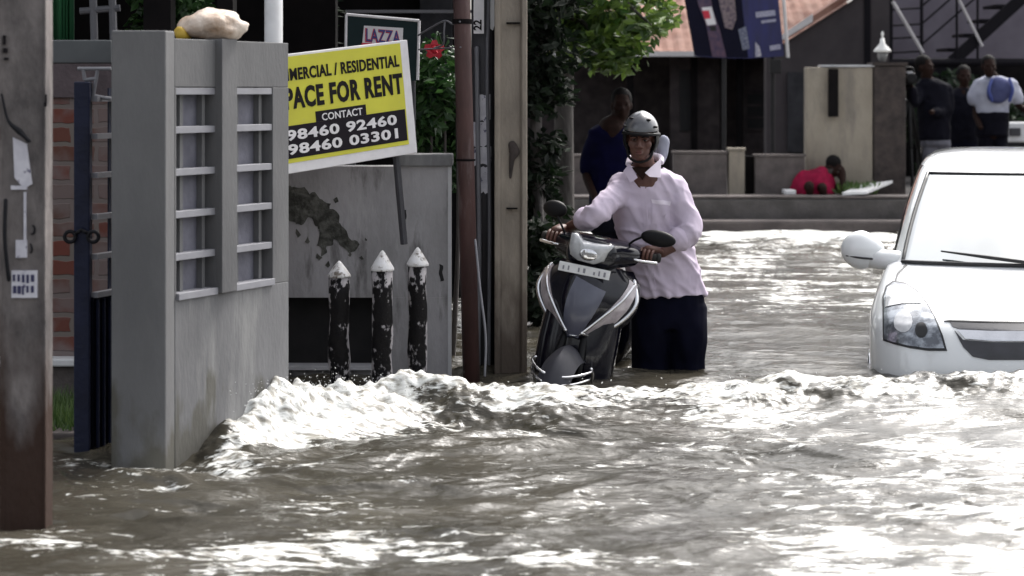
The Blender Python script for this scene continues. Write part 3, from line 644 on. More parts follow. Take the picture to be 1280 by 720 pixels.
# garden bed
bm = nb(); box(bm, (-4.5, 8.72, -.42), (-1.75, Yh-.065, Z_(541,8.72))); tag(obj('garden_bed', bm, 'lowwall', bevel=.01), 'low raised concrete garden bed behind the gate', 'garden bed')
bm = nb(); zt_ = Z_(541,8.72)
for _ in range(2600):
    p = V3((random.uniform(-2.6,-1.76), random.uniform(8.76,9.5), zt_)); d = V3((random.gauss(0,.35),random.gauss(0,.35),1)).normalized(); hh = random.uniform(.05,.13); s = V3((.004,0,0)); 
    bm.faces.new([bm.verts.new(q) for q in (p-s,p+s,p+d*hh)])
g = obj('grass', bm, 'grass'); g['kind'] = 'stuff'
# ------------------------------------------------------------------ compound wall with sign
YW = 10.45
t = thing('compound_wall', 'stained grey plaster compound wall with mossy patch and black opening behind the bollards', 'wall', (X_(480,YW), YW+.1, -.4))
x0, x1 = X_(300,YW), X_(563,YW)
zb0, zb1 = Z_(458,YW), Z_(372,YW); xo = X_(486,YW); ztop = Z_(208,YW)
bm = nb(); box(bm, (x0, YW, zb1), (x1, YW+.2, ztop)); box(bm, (xo, YW, -.45), (x1, YW+.2, zb1-.0005)); box(bm, (x0, YW, -.45), (xo-.0005, YW+.2, zb0)); obj('panel', bm, 'wall', t)
bm = nb(); box(bm, (x0, YW+.14, zb0), (xo, YW+.19, zb1)); obj('opening', bm, 'black', t)
bm = nb(); box(bm, (x0, YW-.05, zb0-.012), (X_(470,YW), YW+.1, zb0+.004)); obj('ledge', bm, 'edge', t)
bm = nb(); box(bm, (X_(499,YW), YW-.025, ztop+.001), (x1+.01, YW+.225, Z_(193,YW))); obj('coping', bm, 'gatecon_side', t, bevel=.006)
bm = nb(); box(bm, (x1-.012, YW-.006, -.3), (x1+.006, YW+.02, ztop)); obj('corner_edge', bm, 'edge', t)
def ragged(bm, pts, Yq, amp, seed, ext):
    out = []
    for i in range(len(pts)):
        a = V3((*pts[i],0)); b = V3((*pts[(i+1)%len(pts)],0))
        for k in range(10):
            p = a.lerp(b, k/10); p += V3((noise.noise(p*.11+V3((seed,0,0)))*amp, noise.noise(p*.11+V3((0,seed,5)))*amp, 0)); out.append(at(p.x, p.y, Yq))
    prism(bm, out, V3((0,ext,0)))
bm = nb(); ragged(bm, [(352,232),(392,240),(418,262),(430,285),(447,306),(440,316),(420,300),(404,318),(396,310),(402,285),(386,275),(372,284),(352,262)], YW-.004, 7, 3.3, .008); obj('moss_patch', bm, 'moss', t)
for cx_, cy_, r_ in ((452,322,3),(398,322,4),(436,318,2.5),(372,292,4),(420,250,3),(410,330,2.5),(384,300,3),(458,300,2)):
    bm = nb(); ragged(bm, [(cx_-r_,cy_),(cx_,cy_-r_*1.4),(cx_+r_,cy_+.3*r_),(cx_,cy_+r_*1.3)], YW-.003, 3, cx_*.1, .006); obj('moss_patch', bm, 'moss', t)
bm = nb(); ragged(bm, [(549,330),(554,332),(554,350),(550,352)], YW-.003, 2, 1.1, .006); ragged(bm, [(505,262),(508,262),(508,274),(505,274)], YW-.003, 2, 1.9, .006); obj('spall_mark', bm, 'black', t)
# bollards
def bollard(px, ptop, pcap, Y, w, label, lean=0):
    t = thing('bollard', label, 'bollard', (X_(px,Y), Y, -.35), group='bollards before the compound wall'); x = X_(px,Y); r = w/2
    bm = nb(); zc = Z_(pcap,Y); lathe(bm, (x,Y,0), [(r*1.02,-.4)]+[(r*(1+.04*math.sin(k*2.1+px)), -.35+k*(zc+.35)/9) for k in range(10)], 20)
    for v in bm.verts: v.co += V3((1,0,0))*.010*noise.noise(v.co*9+V3((px,0,0)))
    obj('shaft', bm, 'bollard', t, smooth=True)
    bm = nb(); zt = Z_(ptop,Y); hh = zt-zc; lathe(bm, (x,Y,zc), [(r*.9,-.004),(r*1.16,0),(r*1.14,hh*.12),(r*.72,hh*.5),(r*.26,hh*.88),(r*.06,hh)], 20); obj('cap', bm, 'bollcap', t, smooth=True)
bollard(424, 326, 346, 10.02, .10, 'black bollard with blunt chipped white cap, nearest the pierced wall')
bollard(478, 313, 338, 9.98, .10, 'middle black bollard with tallest clean white pointed cap')
bollard(522, 309, 332, 10.12, .096, 'bollard with dirty grey pointed cap and heavily peeling black paint')
# yellow sign
YS0, YS1 = 9.75, 10.25
TL, TR, BL, BR = at(316,73,YS0-.12), at(516,50,YS1), at(316,225,YS0-.12), at(522,191,YS1+.0)
t = thing('rent_sign', 'tilted yellow commercial residential space for rent sign on the compound wall', 'sign', tuple((BL+BR)/2))
ux = (BR-BL); WS = ux.length; ux.normalize(); uz = (TL-BL); uz = (uz-ux*uz.dot(ux)); HS = ((TL-BL).length+(TR-BR).length)/2; uz.normalize(); un = ux.cross(uz); 
if un.y > 0: un = -un
def sbox(bm, a, b, c, d, n0, n1): obox(bm, BL+ux*a+uz*c+un*n0, ux*(b-a), un*(n1-n0), uz*(d-c))
bm = nb(); sbox(bm, 0, WS, 0, HS, -.03, 0); obj('frame', bm, 'signwhite', t, bevel=.004)
bm = nb(); sbox(bm, .015, WS-.05, .05, HS-.012, .0005, .003); obj('board', bm, 'yellow', t)
# measured on the visible text
def sx(px): return (px-316)/(519-316)*WS
def sign_text(s, px0, px1, h0, hgt, m, bold, n0=.0045):
    bm = fit_text(s, hgt*HS, sx(px1)-sx(px0), bold, .0015); onto(bm, BL+ux*sx(px0)+uz*(h0*HS)+un*n0, ux, uz, un)
    if s[0] == '9':
        mid = (BL+ux*(sx(px0)+(sx(px1)-sx(px0))*.492)).dot(ux); b2 = bm.copy()
        for b_, sg in ((bm, 1), (b2, -1)): bmesh.ops.delete(b_, geom=[v for v in b_.verts if (v.co.dot(ux)-mid)*sg > 0], context='VERTS')
        obj('lettering', b2, m, t)
    return obj('lettering', bm, m, t)
sign_text('COMMERCIAL / RESIDENTIAL', 341, 505, .775, .105, 'ink', .03)
sign_text('SPACE FOR RENT', 352, 507, .535, .185, 'ink', .04)
bm = nb(); sbox(bm, sx(326), sx(507), .125*HS, .40*HS, .0032, .005); sbox(bm, sx(396), sx(458), .4005*HS, .49*HS, .0032, .005); obj('contact_panel', bm, 'blackvinyl', t)
sign_text('CONTACT', 403, 453, .405, .062, 'signwhite', .01, .0065)
sign_text('98460 92460', 359, 495, .275, .092, 'signwhite', .03, .0065)
sign_text('98460 03301', 359, 495, .155, .092, 'signwhite', .03, .0065)
bm = nb(); 
for f in (.12,.9): bar(bm, BL+ux*WS*f-un*.05-uz*.45, BL+ux*WS*f-un*.05+uz*HS*.9, .018)
obj('support_rod', bm, 'darkpole', t)
# ice cream sign behind
YL = 10.9
t = thing('shop_sign', 'dark board in white frame with red and white lettering behind the yellow sign', 'sign', at(478,110,YL))
rr = Matrix.Rotation(R(-3), 3, 'Y')
tl, tr_, bl, br_ = at(433,18,YL), at(524,26,YL), at(431,120,YL), at(522,100,YL)
bm = nb(); prism(bm, [tl,tr_,br_,bl], V3((0,.03,0))); obj('board', bm, flat('bottle green board',(.012,.025,.028),.4), t)
bm = nb()
for a, b in ((tl,tr_),(tr_,br_),(bl,tl)): bar(bm, a+V3((0,-.004,0)), b+V3((0,-.004,0)), .008)
obj('frame', bm, 'signwhite', t)
bm = nb(); prism(bm, [at(455,32,YL-.006),at(504,35,YL-.006),at(503,62,YL-.006),at(452,62,YL-.006)], V3((0,.004,0))); obj('logo_panel', bm, 'signwhite', t)
bm = fit_text('LAZZA', .075, .19, .045, .001); onto(bm, at(456.5,52.5,YL-.008), (tr_-tl).normalized(), V3((0,0,1)), V3((0,-1,0))); obj('logo_outline', bm, 'red', t)
bm = fit_text('LAZZA', .068, .18, .006, .001); onto(bm, at(458,51.5,YL-.0105), (tr_-tl).normalized(), V3((0,0,1)), V3((0,-1,0))); obj('logo_lettering', bm, 'signblue', t)
bm = nb(); prism(bm, [at(452,53.5,YL-.0065),at(503,55.5,YL-.0065),at(503,59,YL-.0065),at(452,58,YL-.0065)], V3((0,.0015,0))); obj('logo_stripe', bm, 'red', t)
bm = nb(); bar(bm, at(440,60,YL+.05), V3((at(440,60,YL).x, YL+.05, -.4)), .02); bar(bm, at(515,60,YL+.05), V3((at(515,60,YL).x, YL+.05, -.4)), .02); obj('leg', bm, 'darkpole', t)
# hibiscus shrub, flower
t = thing('hibiscus_shrub', 'green hibiscus shrub with one red flower beside the yellow sign', 'shrub', (X_(552,11.3), 11.3, -.3))
bm = nb(); crown(bm, clumps_in(at(556,130,11.35), (.20,.3,.42), 26, .13), .075, 1.1); crown(bm, clumps_in(at(545,170,11.5), (.3,.3,.4), 14, .15), .075, 1); obj('foliage', bm, 'leafC', t)
bm = nb()
for dx in (-.06,.02,.09): tube(bm, [V3((X_(552,11.3)+dx*.4,11.3,-.4)), V3((X_(552,11.3)+dx,11.3,.6)), at(552+dx*200,120,11.3)], [.02,.012,.006], 8)
obj('stem', bm, 'bark', t, smooth=True)
bm = nb(); c = at(543,62,11.0)
for k in range(5):
    a = 2*PI*k/5+.3; d = V3((math.cos(a),-.25,math.sin(a)*.9)); s = V3((-math.sin(a),0,math.cos(a)))
    rings = [c, c+d*.03+s*.022, c+d*.055+s*.012+V3((0,.01,0)), c+d*.058-s*.012+V3((0,.012,0)), c+d*.03-s*.022]
    bm.faces.new([bm.verts.new(q) for q in rings])
ell(bm, c, .022,.022,.022); bar(bm, c, c+V3((.02,-.05,-.02)), .004)
obj('flower', bm, 'petal', t)
bm = nb(); tube(bm, [at(543,60,11.0), at(547,40,11.05), at(556,70,11.3)], .005, 6); obj('flower_stalk', bm, 'leafC', t)
bm = nb()
tube(bm, [at(523,44,10.8), at(540,34,10.6), at(556,26,10.45), at(566,30,10.38), at(575,27,10.3)], .005, 6)
tube(bm, [at(556,26,10.45), at(555,40,10.45), at(554,55,10.5), at(543,60,10.7)], .005, 6); tube(bm, [at(523,62,10.8), at(560,60,10.5), at(576,59,10.3)], .004, 6)
tag(obj('loose_cable', bm, 'cable', smooth=True), 'thin grey cable looping from the red pipe towards the shop sign', 'cable')
# ------------------------------------------------------------------ dark house and trees behind the wall
t = thing('shaded_house', 'dark shaded house behind the compound wall and yellow sign', 'house', (-1.4, 15, -.3))
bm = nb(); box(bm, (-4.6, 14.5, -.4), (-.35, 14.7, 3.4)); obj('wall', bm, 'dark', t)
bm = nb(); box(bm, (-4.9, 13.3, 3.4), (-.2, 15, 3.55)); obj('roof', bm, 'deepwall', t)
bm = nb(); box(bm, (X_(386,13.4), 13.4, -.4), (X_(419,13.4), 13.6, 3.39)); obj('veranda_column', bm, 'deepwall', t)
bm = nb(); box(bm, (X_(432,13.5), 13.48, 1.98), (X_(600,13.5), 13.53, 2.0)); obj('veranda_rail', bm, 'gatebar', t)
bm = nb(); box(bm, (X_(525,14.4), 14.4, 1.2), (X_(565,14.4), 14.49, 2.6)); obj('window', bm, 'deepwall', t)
def tree(name, label, base, trunk, rad, clumps, size, dens, leafm, group=None):
    t = thing(name, label, 'tree', base, group=group)
    bm = nb(); tube(bm, trunk, rad, 12)
    for c, r, n in clumps[::6]:
        q = smooth_path(trunk, 4); j = min(q[len(q)//2:], key=lambda p: (p-V3(c)).length); tube(bm, [j, (j+V3(c))/2+V3((0,0,.1)), V3(c)], [rad[-1]*.8, rad[-1]*.2], 6, 4)
    obj('trunk', bm, 'bark', t, smooth=True)
    bm = nb(); crown(bm, clumps, size, dens); obj('crown', bm, leafm, t); return t
b0 = V3((X_(706,15.5), 15.5, -.35))
tree('roadside_tree', 'slender tree with bright green drooping leaves right of the buff concrete pole', b0,
     [b0, at(705,200,15.5), at(706,95,15.5), at(716,20,15.4), at(730,-60,15.3), at(735,-300,15.2)], [.085,.075,.07,.06,.04],
     clumps_in(at(735,15,15.3), (.62,.5,.42), 34, .17) + clumps_in(at(762,55,15.2), (.16,.3,.16), 7, .11) + clumps_in(at(725,-120,15.2), (1.1,1.0,.8), 40, .3), .10, 1.25, 'leafA')
b0 = V3((X_(672,13.2), 13.2, -.35))
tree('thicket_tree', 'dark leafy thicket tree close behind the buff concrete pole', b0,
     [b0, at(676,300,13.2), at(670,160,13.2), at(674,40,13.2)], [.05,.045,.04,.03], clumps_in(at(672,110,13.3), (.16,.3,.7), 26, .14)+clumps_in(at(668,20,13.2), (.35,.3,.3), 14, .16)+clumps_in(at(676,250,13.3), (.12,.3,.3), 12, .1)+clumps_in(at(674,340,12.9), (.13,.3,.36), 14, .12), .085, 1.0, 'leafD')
b0 = V3((-1.9, 12.9, -.35))  # crown mostly above view, put in to shade the yard
tree('shade_tree', 'broad dark tree mostly out of view, added to shade the yard behind the yellow sign', b0,
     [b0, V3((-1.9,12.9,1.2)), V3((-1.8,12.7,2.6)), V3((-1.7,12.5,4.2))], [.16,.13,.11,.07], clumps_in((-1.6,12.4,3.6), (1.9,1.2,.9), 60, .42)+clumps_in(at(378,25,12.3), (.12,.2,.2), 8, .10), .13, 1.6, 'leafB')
b0 = V3((X_(235,10.9), 10.9, -.35))
tree('garden_shrub', 'dark leaves showing above the sack on the pierced wall', b0, [b0, V3((b0.x,10.9,1.0)), at(230,10,10.9)], [.03,.025,.012], clumps_in(at(205,12,10.9), (.2,.15,.12), 14, .09), .075, 1.2, 'leafC')
# far belt of trees and houses that the water mirrors
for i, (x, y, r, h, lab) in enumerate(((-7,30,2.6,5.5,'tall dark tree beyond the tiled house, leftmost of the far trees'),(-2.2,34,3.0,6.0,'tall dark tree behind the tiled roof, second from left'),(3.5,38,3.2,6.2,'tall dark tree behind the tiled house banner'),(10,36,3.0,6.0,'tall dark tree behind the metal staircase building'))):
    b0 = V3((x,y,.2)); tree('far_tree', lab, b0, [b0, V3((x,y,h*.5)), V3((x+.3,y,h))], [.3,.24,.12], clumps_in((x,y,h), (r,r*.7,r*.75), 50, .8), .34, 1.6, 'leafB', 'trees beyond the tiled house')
# ------------------------------------------------------------------ tiled house (far)
YA = 28.0
t = thing('tiled_house', 'low old house with sunlit clay tile roof over a dark veranda', 'house', (2.2, YA+2, FZ))
ze = Z_(66, YA); xa0, xa1 = X_(640,YA), X_(1010,YA)
rp_, run = R(24), 4.5
bm = nb(); nx, ny = 120, 26; vs = []
for j in range(ny+1):
    row = []
    for i in range(nx+1):
        x = xa0+(xa1+.8-xa0)*i/nx; s = run*j/ny
        row.append(bm.verts.new((x, YA+s*math.cos(rp_), ze+s*math.sin(rp_)+.010*math.sin(i*PI*.5*1.0)+.03*noise.noise(V3((x*.6,s*.8,0)))+.03*(1-(j%1)) - .012*(j%2))))
    vs.append(row)
for j in range(ny):
    for i in range(nx): bm.faces.new((vs[j][i],vs[j][i+1],vs[j+1][i+1],vs[j+1][i]))
rf = obj('roof', bm, 'tile', t); sm = rf.modifiers.new('th','SOLIDIFY'); sm.thickness = .05
bm = nb(); box(bm, (xa0, YA-.03, ze-.05), (X_(990,YA), YA-.005, ze+.02)); obj('eave_board', bm, 'tin', t)
bm = nb(); box(bm, (xa0, YA+2.2, -.3), (xa1+.8, YA+2.4, ze+1)); obj('back_wall', bm, 'houseA', t)
bm = nb()
for px in (700, 788, 868, 905, 925): box(bm, (X_(px-4,YA+.4), YA+.4, -.3), (X_(px+4,YA+.4), YA+.5, ze+.1))
obj('veranda_post', bm, 'dark', t)
bm = nb(); box(bm, (X_(838,YA+.6), YA+.6, -.3), (X_(905,YA+.6), YA+.7, ze+.1)); obj('plank_wall', bm, 'houseA', t)
bm = nb(); box(bm, (X_(850,YA+.55), YA+.57, .9), (X_(866,YA+.6), YA+.61, 1.75)); obj('door', bm, 'black', t)
bm = nb(); box(bm, (X_(930,YA+.8), YA+.8, -.3), (X_(960,YA+.8), YA+.9, ze+.1)); obj('side_wall', bm, 'houseA', t)
bm = nb(); box(bm, (X_(934,YA+.8), YA+.78, .9), (X_(955,YA+.8), YA+.81, 1.45)); 
w_ = obj('window', bm, 'black', t); bm = nb()
for k in range(4): box(bm, (X_(932,YA+.8), YA+.77, .9+k*.17), (X_(957,YA+.8), YA+.785, .93+k*.17))
obj('window_bar', bm, 'houseA', w_)
# gable house
YB = 26.0
t = thing('gable_house', 'grey cement house with sloping gable edge between banner and staircase', 'house', (4, YB, FZ))
bm = nb(); prism(bm, [V3((X_(958,YB),YB,-.2)), V3((X_(1112,YB),YB,-.2)), V3((X_(1112,YB),YB,Z_(-24,YB))), V3((X_(1078,YB),YB,Z_(-6,YB))), V3((X_(985,YB),YB,Z_(52,YB))), V3((X_(958,YB),YB,Z_(70,YB)))], V3((0,.25,0))); obj('wall', bm, 'gablegrey', t)
bm = nb(); q0, q1 = at(962,62,YB-.1), at(1090,-18,YB-.1); dv = (q1-q0)
prism(bm, [q0, q1, q1+V3((0,0,.10)), q0+V3((0,0,.07))], V3((0,.5,0))); obj('roof_edge', bm, 'tile', t)
bm = nb(); q0, q1 = at(978,50,YB-.13), at(1016,27,YB-.13); prism(bm, [q0, q1, q1+V3((0,0,.10)), q0+V3((0,0,.07))], V3((0,.02,0))); obj('tin_patch', bm, 'tin', t)
bm = nb(); box(bm, (X_(1080,YB), YB-.02, -.2), (X_(1088,YB), YB-.001, Z_(-10,YB))); obj('drain_pipe', bm, 'steel', t)
for a, b, y0, y1 in ((985,1008,90,190),(1036,1048,86,146)):
    bm = nb(); Yq = YB-.06 if a < 1000 else 22.13; box(bm, (X_(a,Yq), Yq, Z_(y1,Yq)), (X_(b,Yq), Yq+.05, Z_(y0,Yq)))
    if a < 1000: obj('doorway', bm, 'deepwall', t)
    else: bmS = bm
# beige wall, stone pillar with lamp
YC = 22.2
t = thing('beige_wall', 'sunlit beige plaster boundary wall behind the crouching figure', 'wall', (X_(1050,YC), YC, FZ))
bm = nb(); box(bm, (X_(1008,YC), YC, FZ-.1), (X_(1091,YC), YC+.2, Z_(84,YC))); obj('panel', bm, 'beige', t, bevel=.01)
bm = nb(); box(bm, (X_(1026,YC), YC-.02, Z_(83.5,YC)), (X_(1093,YC), YC+.22, Z_(81,YC))); obj('coping', bm, 'edge', t)
obj('dark_strip', bmS, 'dark', t)  # plain dark strip on the beige wall
t = thing('stone_pillar', 'dark laterite gate pillar beside the beige wall', 'pillar', (X_(1112,YC), YC, FZ))
bm = nb(); box(bm, (X_(1092,YC), YC-.02, FZ-.1), (X_(1132,YC), YC+.3, Z_(82,YC))); obj('shaft', bm, 'laterite', t, bevel=.015)
bm = nb(); box(bm, (X_(1090,YC), YC-.04, Z_(81.8,YC)), (X_(1134,YC), YC+.32, Z_(78,YC))); obj('cap', bm, 'laterite', t)
t = thing('gate_lamp', 'white lantern lamp standing on the dark laterite pillar', 'lamp', at(1103,78,YC+.1))
bm = nb(); c = at(1103,66,YC+.1); lathe(bm, c, [(.02,.16),(.03,.10),(.085,.04),(.10,.015),(.09,.008)], 16); obj('shade', bm, 'lampglass', t, smooth=True)
bm = nb(); lathe(bm, c, [(.06,.006),(.055,-.05),(.04,-.085),(.03,-.1)], 12); obj('glass', bm, flat('lamp pane',(.2,.2,.2),.2), t, smooth=True)
bm = nb(); lathe(bm, c, [(.012,.165),(.012,.20),(.02,.2),(.001,.24)], 8); obj('finial', bm, 'lampglass', t)
# low wall pieces
def lowwall(a, b, top, label, m='lowwall', Y=22.0):
    t = thing('low_wall', label, 'wall', (X_((a+b)/2,Y), Y, FZ), group='low boundary wall pieces')
    bm = nb(); box(bm, (X_(a,Y), Y, FZ-.1), (X_(b,Y), Y+.16, Z_(top,Y))); obj('panel', bm, m, t, bevel=.012)
    bm = nb(); box(bm, (X_(a,Y)-.01, Y-.012, Z_(top,Y)+.001), (X_(b,Y)+.01, Y+.17, Z_(top-3,Y))); obj('coping', bm, m, t)
lowwall(842, 909, 192, 'low cement wall panel right behind the man with the scooter')
lowwall(911, 931, 188, 'narrow pale cement post in the low boundary wall', 'beige')
lowwall(944, 1006, 196, 'low cement wall panel adjoining the beige wall')
lowwall(712, 742, 196, 'low cement wall piece between roadside tree and blue shirted man')
t = thing('wooden_crate', 'dark box standing between the low wall post and the house', 'box', (X_(938,22.1), 22.1, FZ)); bm = nb(); box(bm, (X_(932,22.1), 22.1, FZ), (X_(943.5,22.1), 22.25, Z_(198,22.1))); obj('panel', bm, 'dark', t); bm = nb(); box(bm, (X_(931.5,22.1), 22.09, Z_(198,22.1)+.001), (X_(943.7,22.1), 22.26, Z_(195,22.1))); obj('lid', bm, 'dark', t)
# banner
YN = 24.0
t = thing('drinks_banner', 'navy soft drink banner with bottle and cup pictures hung before the tiled roof', 'banner', at(918,70,YN))
def bq(u, v):     # u across 0..1, v down from y=-70 to 70
    xl = 843+(v+70)/140*25; xr = 966+(v+70)/140*14; return at(xl+(xr-xl)*u, v+3*math.sin(u*PI)*(-1 if v<0 else 1), YN+.04*math.sin(u*7+v*.01))
bm = nb(); rows = [[bm.verts.new(bq(i/24, -70+140*j/16)) for i in range(25)] for j in range(17)]
for j in range(16):
    for i in range(24): bm.faces.new((rows[j][i],rows[j+1][i],rows[j+1][i+1],rows[j][i+1]))
o = obj('cloth', bm, 'navybanner', t, smooth=True); so_ = o.modifiers.new('th','SOLIDIFY'); so_.thickness = .006; so_.offset = 0
def bpatch(name, pts, m, lift=.012):
    bm = nb(); bm.faces.new([bm.verts.new((u*100, v, 0)) for u, v in pts]); bmesh.ops.triangulate(bm, faces=bm.faces[:])
    for _ in range(4): bmesh.ops.subdivide_edges(bm, edges=[e for e in bm.edges if e.calc_length() > 5], cuts=1); bmesh.ops.triangulate(bm, faces=bm.faces[:])
    for v in bm.verts: v.co = bq(v.co.x/100, v.co.y)+V3((0,-lift,0))
    bmesh.ops.recalc_face_normals(bm, faces=bm.faces[:]); o = obj(name, bm, m, t); o.modifiers.new('t','SOLIDIFY').thickness = .002
bpatch('dark_print', [(0,-70),(.62,-70),(.60,69),(0,69)], 'bannerblack', .0085)
bpatch('bottle_print', [(.12,-70),(.26,-70),(.29,10),(.33,35),(.36,69),(.20,69),(.19,30),(.14,5)], mat('bottle print',(.10,.05,.08),.5,(.03,.02,.06),20), .0125)
bpatch('bottle_label', [(.17,8),(.28,6),(.30,28),(.20,30)], 'signwhite', .0165)
bpatch('label_band', [(.17,12),(.245,11),(.25,21),(.185,22)], 'red', .0205)
bpatch('label_mark', [(.22,31),(.29,30),(.29,36),(.23,37)], 'black', .0165)
bpatch('cup_print', [(.36,-8),(.54,-14),(.53,20),(.47,34),(.39,32)], mat('cup print',(.22,.17,.17),.5,(.06,.04,.07),30), .0125)
bpatch('glass_print', [(.53,34),(.62,30),(.63,58),(.55,60)], mat('glass print',(.2,.22,.27),.5,(.03,.03,.09),40), .0125)
bpatch('splash_print', [(.70,50),(.74,56),(.75,68),(.68,69)], mat('splash print',(.5,.48,.5),.5,(.2,.2,.3),30), .0125)
for u0,u1,v0,v1 in ((.74,.95,13,20),(.79,.95,24,27.5),(.85,.97,56,62)):
    bpatch('text_line', [(u0,v0),(u1,v0-1),(u1,v1-1),(u0,v1)], mat('faded print',(.5,.5,.56),.5,(.08,.08,.2),60,stretch=(3,1,1)), .0165)
bm = nb(); q = at(977,70,YN); bar(bm, at(974,-75,YN+.05), at(985,72,YN+.05), .02); obj('edge_hem', bm, 'tin', t)
bm = nb(); bar(bm, at(838,-72,YN+.1), at(972,-72,YN+.1), .025); 
for px in (905, 966): bar(bm, V3((X_(px,YN+.16),YN+.16,FZ)), V3((X_(px,YN+.16),YN+.16,Z_(-74,YN))), .025)
obj('support_pole', bm, 'black', t)
bm = nb(); box(bm, (X_(962,YN), YN-.05, Z_(92,YN)), (X_(976,YN), YN+.06, Z_(74,YN))); tag(obj('meter_box', bm, 'black', bevel=.01), 'small black box fixed below the corner of the navy banner', 'box')
# staircase building
YT = 27.0
t = thing('stair_building', 'pale lilac grey building behind the black metal staircase', 'building', (7.3, YT, FZ))
bm = nb(); box(bm, (X_(1113,YT), YT, -.2), (X_(1420,YT), YT+3, 5.2)); obj('wall', bm, 'palegrey', t)
bm = nb(); box(bm, (X_(1113,YT), YT-.03, -.1), (X_(1420,YT), YT-.005, Z_(80,YT))); obj('dark_base', bm, 'dark', t)
YT2 = 25.2
t = thing('metal_staircase', 'black outdoor metal staircase with thin railings rising to the right', 'staircase', (X_(1200,YT2), YT2, FZ))
bm = nb()
for k in (0, .75):
    a, b = at(1150,104,YT2+k), at(1330,-60,YT2+k); prism(bm, [a, b, b+V3((0,0,-.20)), a+V3((0,0,-.20))], V3((0,.05,0)))
obj('stringer', bm, 'steel', t)
for k in range(9):
    f = (k+.5)/9; a = at(1150,104,YT2).lerp(at(1330,-60,YT2), f); bm = nb(); box(bm, (a.x-.14, YT2+.06, a.z-.05), (a.x+.14, YT2+.74, a.z-.015)); obj('tread', bm, 'steel', t)
bm = nb()
for px in (1114, 1152, 1196, 1222): bar(bm, at(px,84,YT2), at(px,-90,YT2), .022 if px in (1114,1152) else .016)
for py in (12, 32, 48, 66): bar(bm, at(1114,py,YT2), at(1152,py-2,YT2), .012)
for dy in (0, 26, 48): bar(bm, at(1152,56-dy,YT2), at(1262,-40-dy,YT2), .013)
bar(bm, at(1113,78,YT2), at(1280,78,YT2), .05); obj('railing', bm, 'steel', t)
bm = nb(); bar(bm, at(1116,2,YT2-.05), at(1154,66,YT2-.05), .022); bar(bm, at(1199,0,YT2-.05), at(1228,58,YT2-.05), .018); obj('brace', bm, 'railwhite', t)
# weeds, plank
t = thing('weed_clump', 'clump of green weeds at the foot of the beige wall', 'weeds', (X_(1068,21.9), 21.9, FZ))
bm = nb()
for _ in range(420):
    p = V3((X_(random.uniform(1046,1092),21.9), random.uniform(21.7,22.1), FZ+.03)); leaf(bm, p, random.uniform(.06,.16), V3((random.gauss(0,.4),random.gauss(0,.4),1)), .25)
obj('foliage', bm, 'grass', t)
bm = nb(); p = at(1052,264,21.55); prism(bm, [V3((p.x,21.5,FZ+.035)), V3((p.x+.25,21.48,FZ+.05)), V3((p.x+.62,22.0,FZ+.14)), V3((p.x+.3,22.0,FZ+.10))], V3((0,0,.03))); tag(obj('white_board', bm, 'white'), 'white board lying on the footpath before the weeds', 'board')
bm = nb(); box(bm, (X_(978,21.9), 21.7, FZ+.031), (X_(992,21.9), 21.95, FZ+.08)); tag(obj('paper_bundle', bm, 'white', bevel=.01), 'small white bundle beside the crouching figure in red', 'bundle')
# ------------------------------------------------------------------ scooter
SCZ = -.32
YAW, LEAN = R(16), R(10)
Q = Matrix.Rotation(-YAW, 3, 'Z') @ Matrix.Rotation(LEAN, 3, 'Y')
hb = V3((0,-.33,1.01)); org = at(748, 312, 10.55) - Q@hb
sc = thing('scooter', 'black motor scooter with grey front panel, white number plate and headlamp, pushed through the flood', 'scooter', org, Q)
def sob(name, bm, m, smooth=True, parent=None, **k): 
    return obj(name, bm, m, parent or sc, smooth=smooth, local=True, **k)
def torus(bm, c, R_, r, seg=36, s2=12, sx_=1.0):
    rings = []
    for i in range(seg):
        a = 2*PI*i/seg
        rings.append([V3(c)+V3((r*sx_*math.sin(t), (R_+r*math.cos(t))*math.cos(a), (R_+r*math.cos(t))*math.sin(a))) for t in [2*PI*k/s2 for k in range(s2)]])
    vs = [[bm.verts.new(p) for p in q] for q in rings]
    for i in range(seg):
        A_, B_ = vs[i], vs[(i+1)%seg]
        for k in range(s2): bm.faces.new((A_[k],A_[(k+1)%s2],B_[(k+1)%s2],B_[k]))
for (wy, nm) in ((-.60,'front_wheel'),(.60,'rear_wheel')):
    bm = nb(); torus(bm, (0,wy,.22), .175, .05, sx_=.95); w = sob(nm, bm, 'rubber')
    bm = nb(); lathe(bm, (0,wy,.22), [(.03,-.05),(.14,-.035),(.15,-.03),(.15,.03),(.14,.035),(.03,.05)], 24, Euler((0,PI/2,0))); sob('rim', bm, 'scootgrey', parent=w)
# mudguard: arched shell over the front wheel with a peaked nose
bm = nb(); rings = []
for i in range(22):
    a = R(-12)+R(165)*i/21; rad = .295+.03*math.exp(-((i-7)/5)**2); wd = .085*min(1, .45+i/9, .5+(21-i)/7)
    ring = []
    for k in range(11):
        u = -1+2*k/10; ring.append(V3((u*wd, -.60-(rad-.045*u*u)*math.cos(a), .22+(rad-.055*u*u)*math.sin(a)+.035*math.exp(-((i-8)/6)**2)*(1-abs(u)))))
    rings.append(ring)
loft(bm, rings, closed=False, cap=False); o = sob('mudguard', bm, 'mudguard'); o.modifiers.new('t','SOLIDIFY').thickness = .006
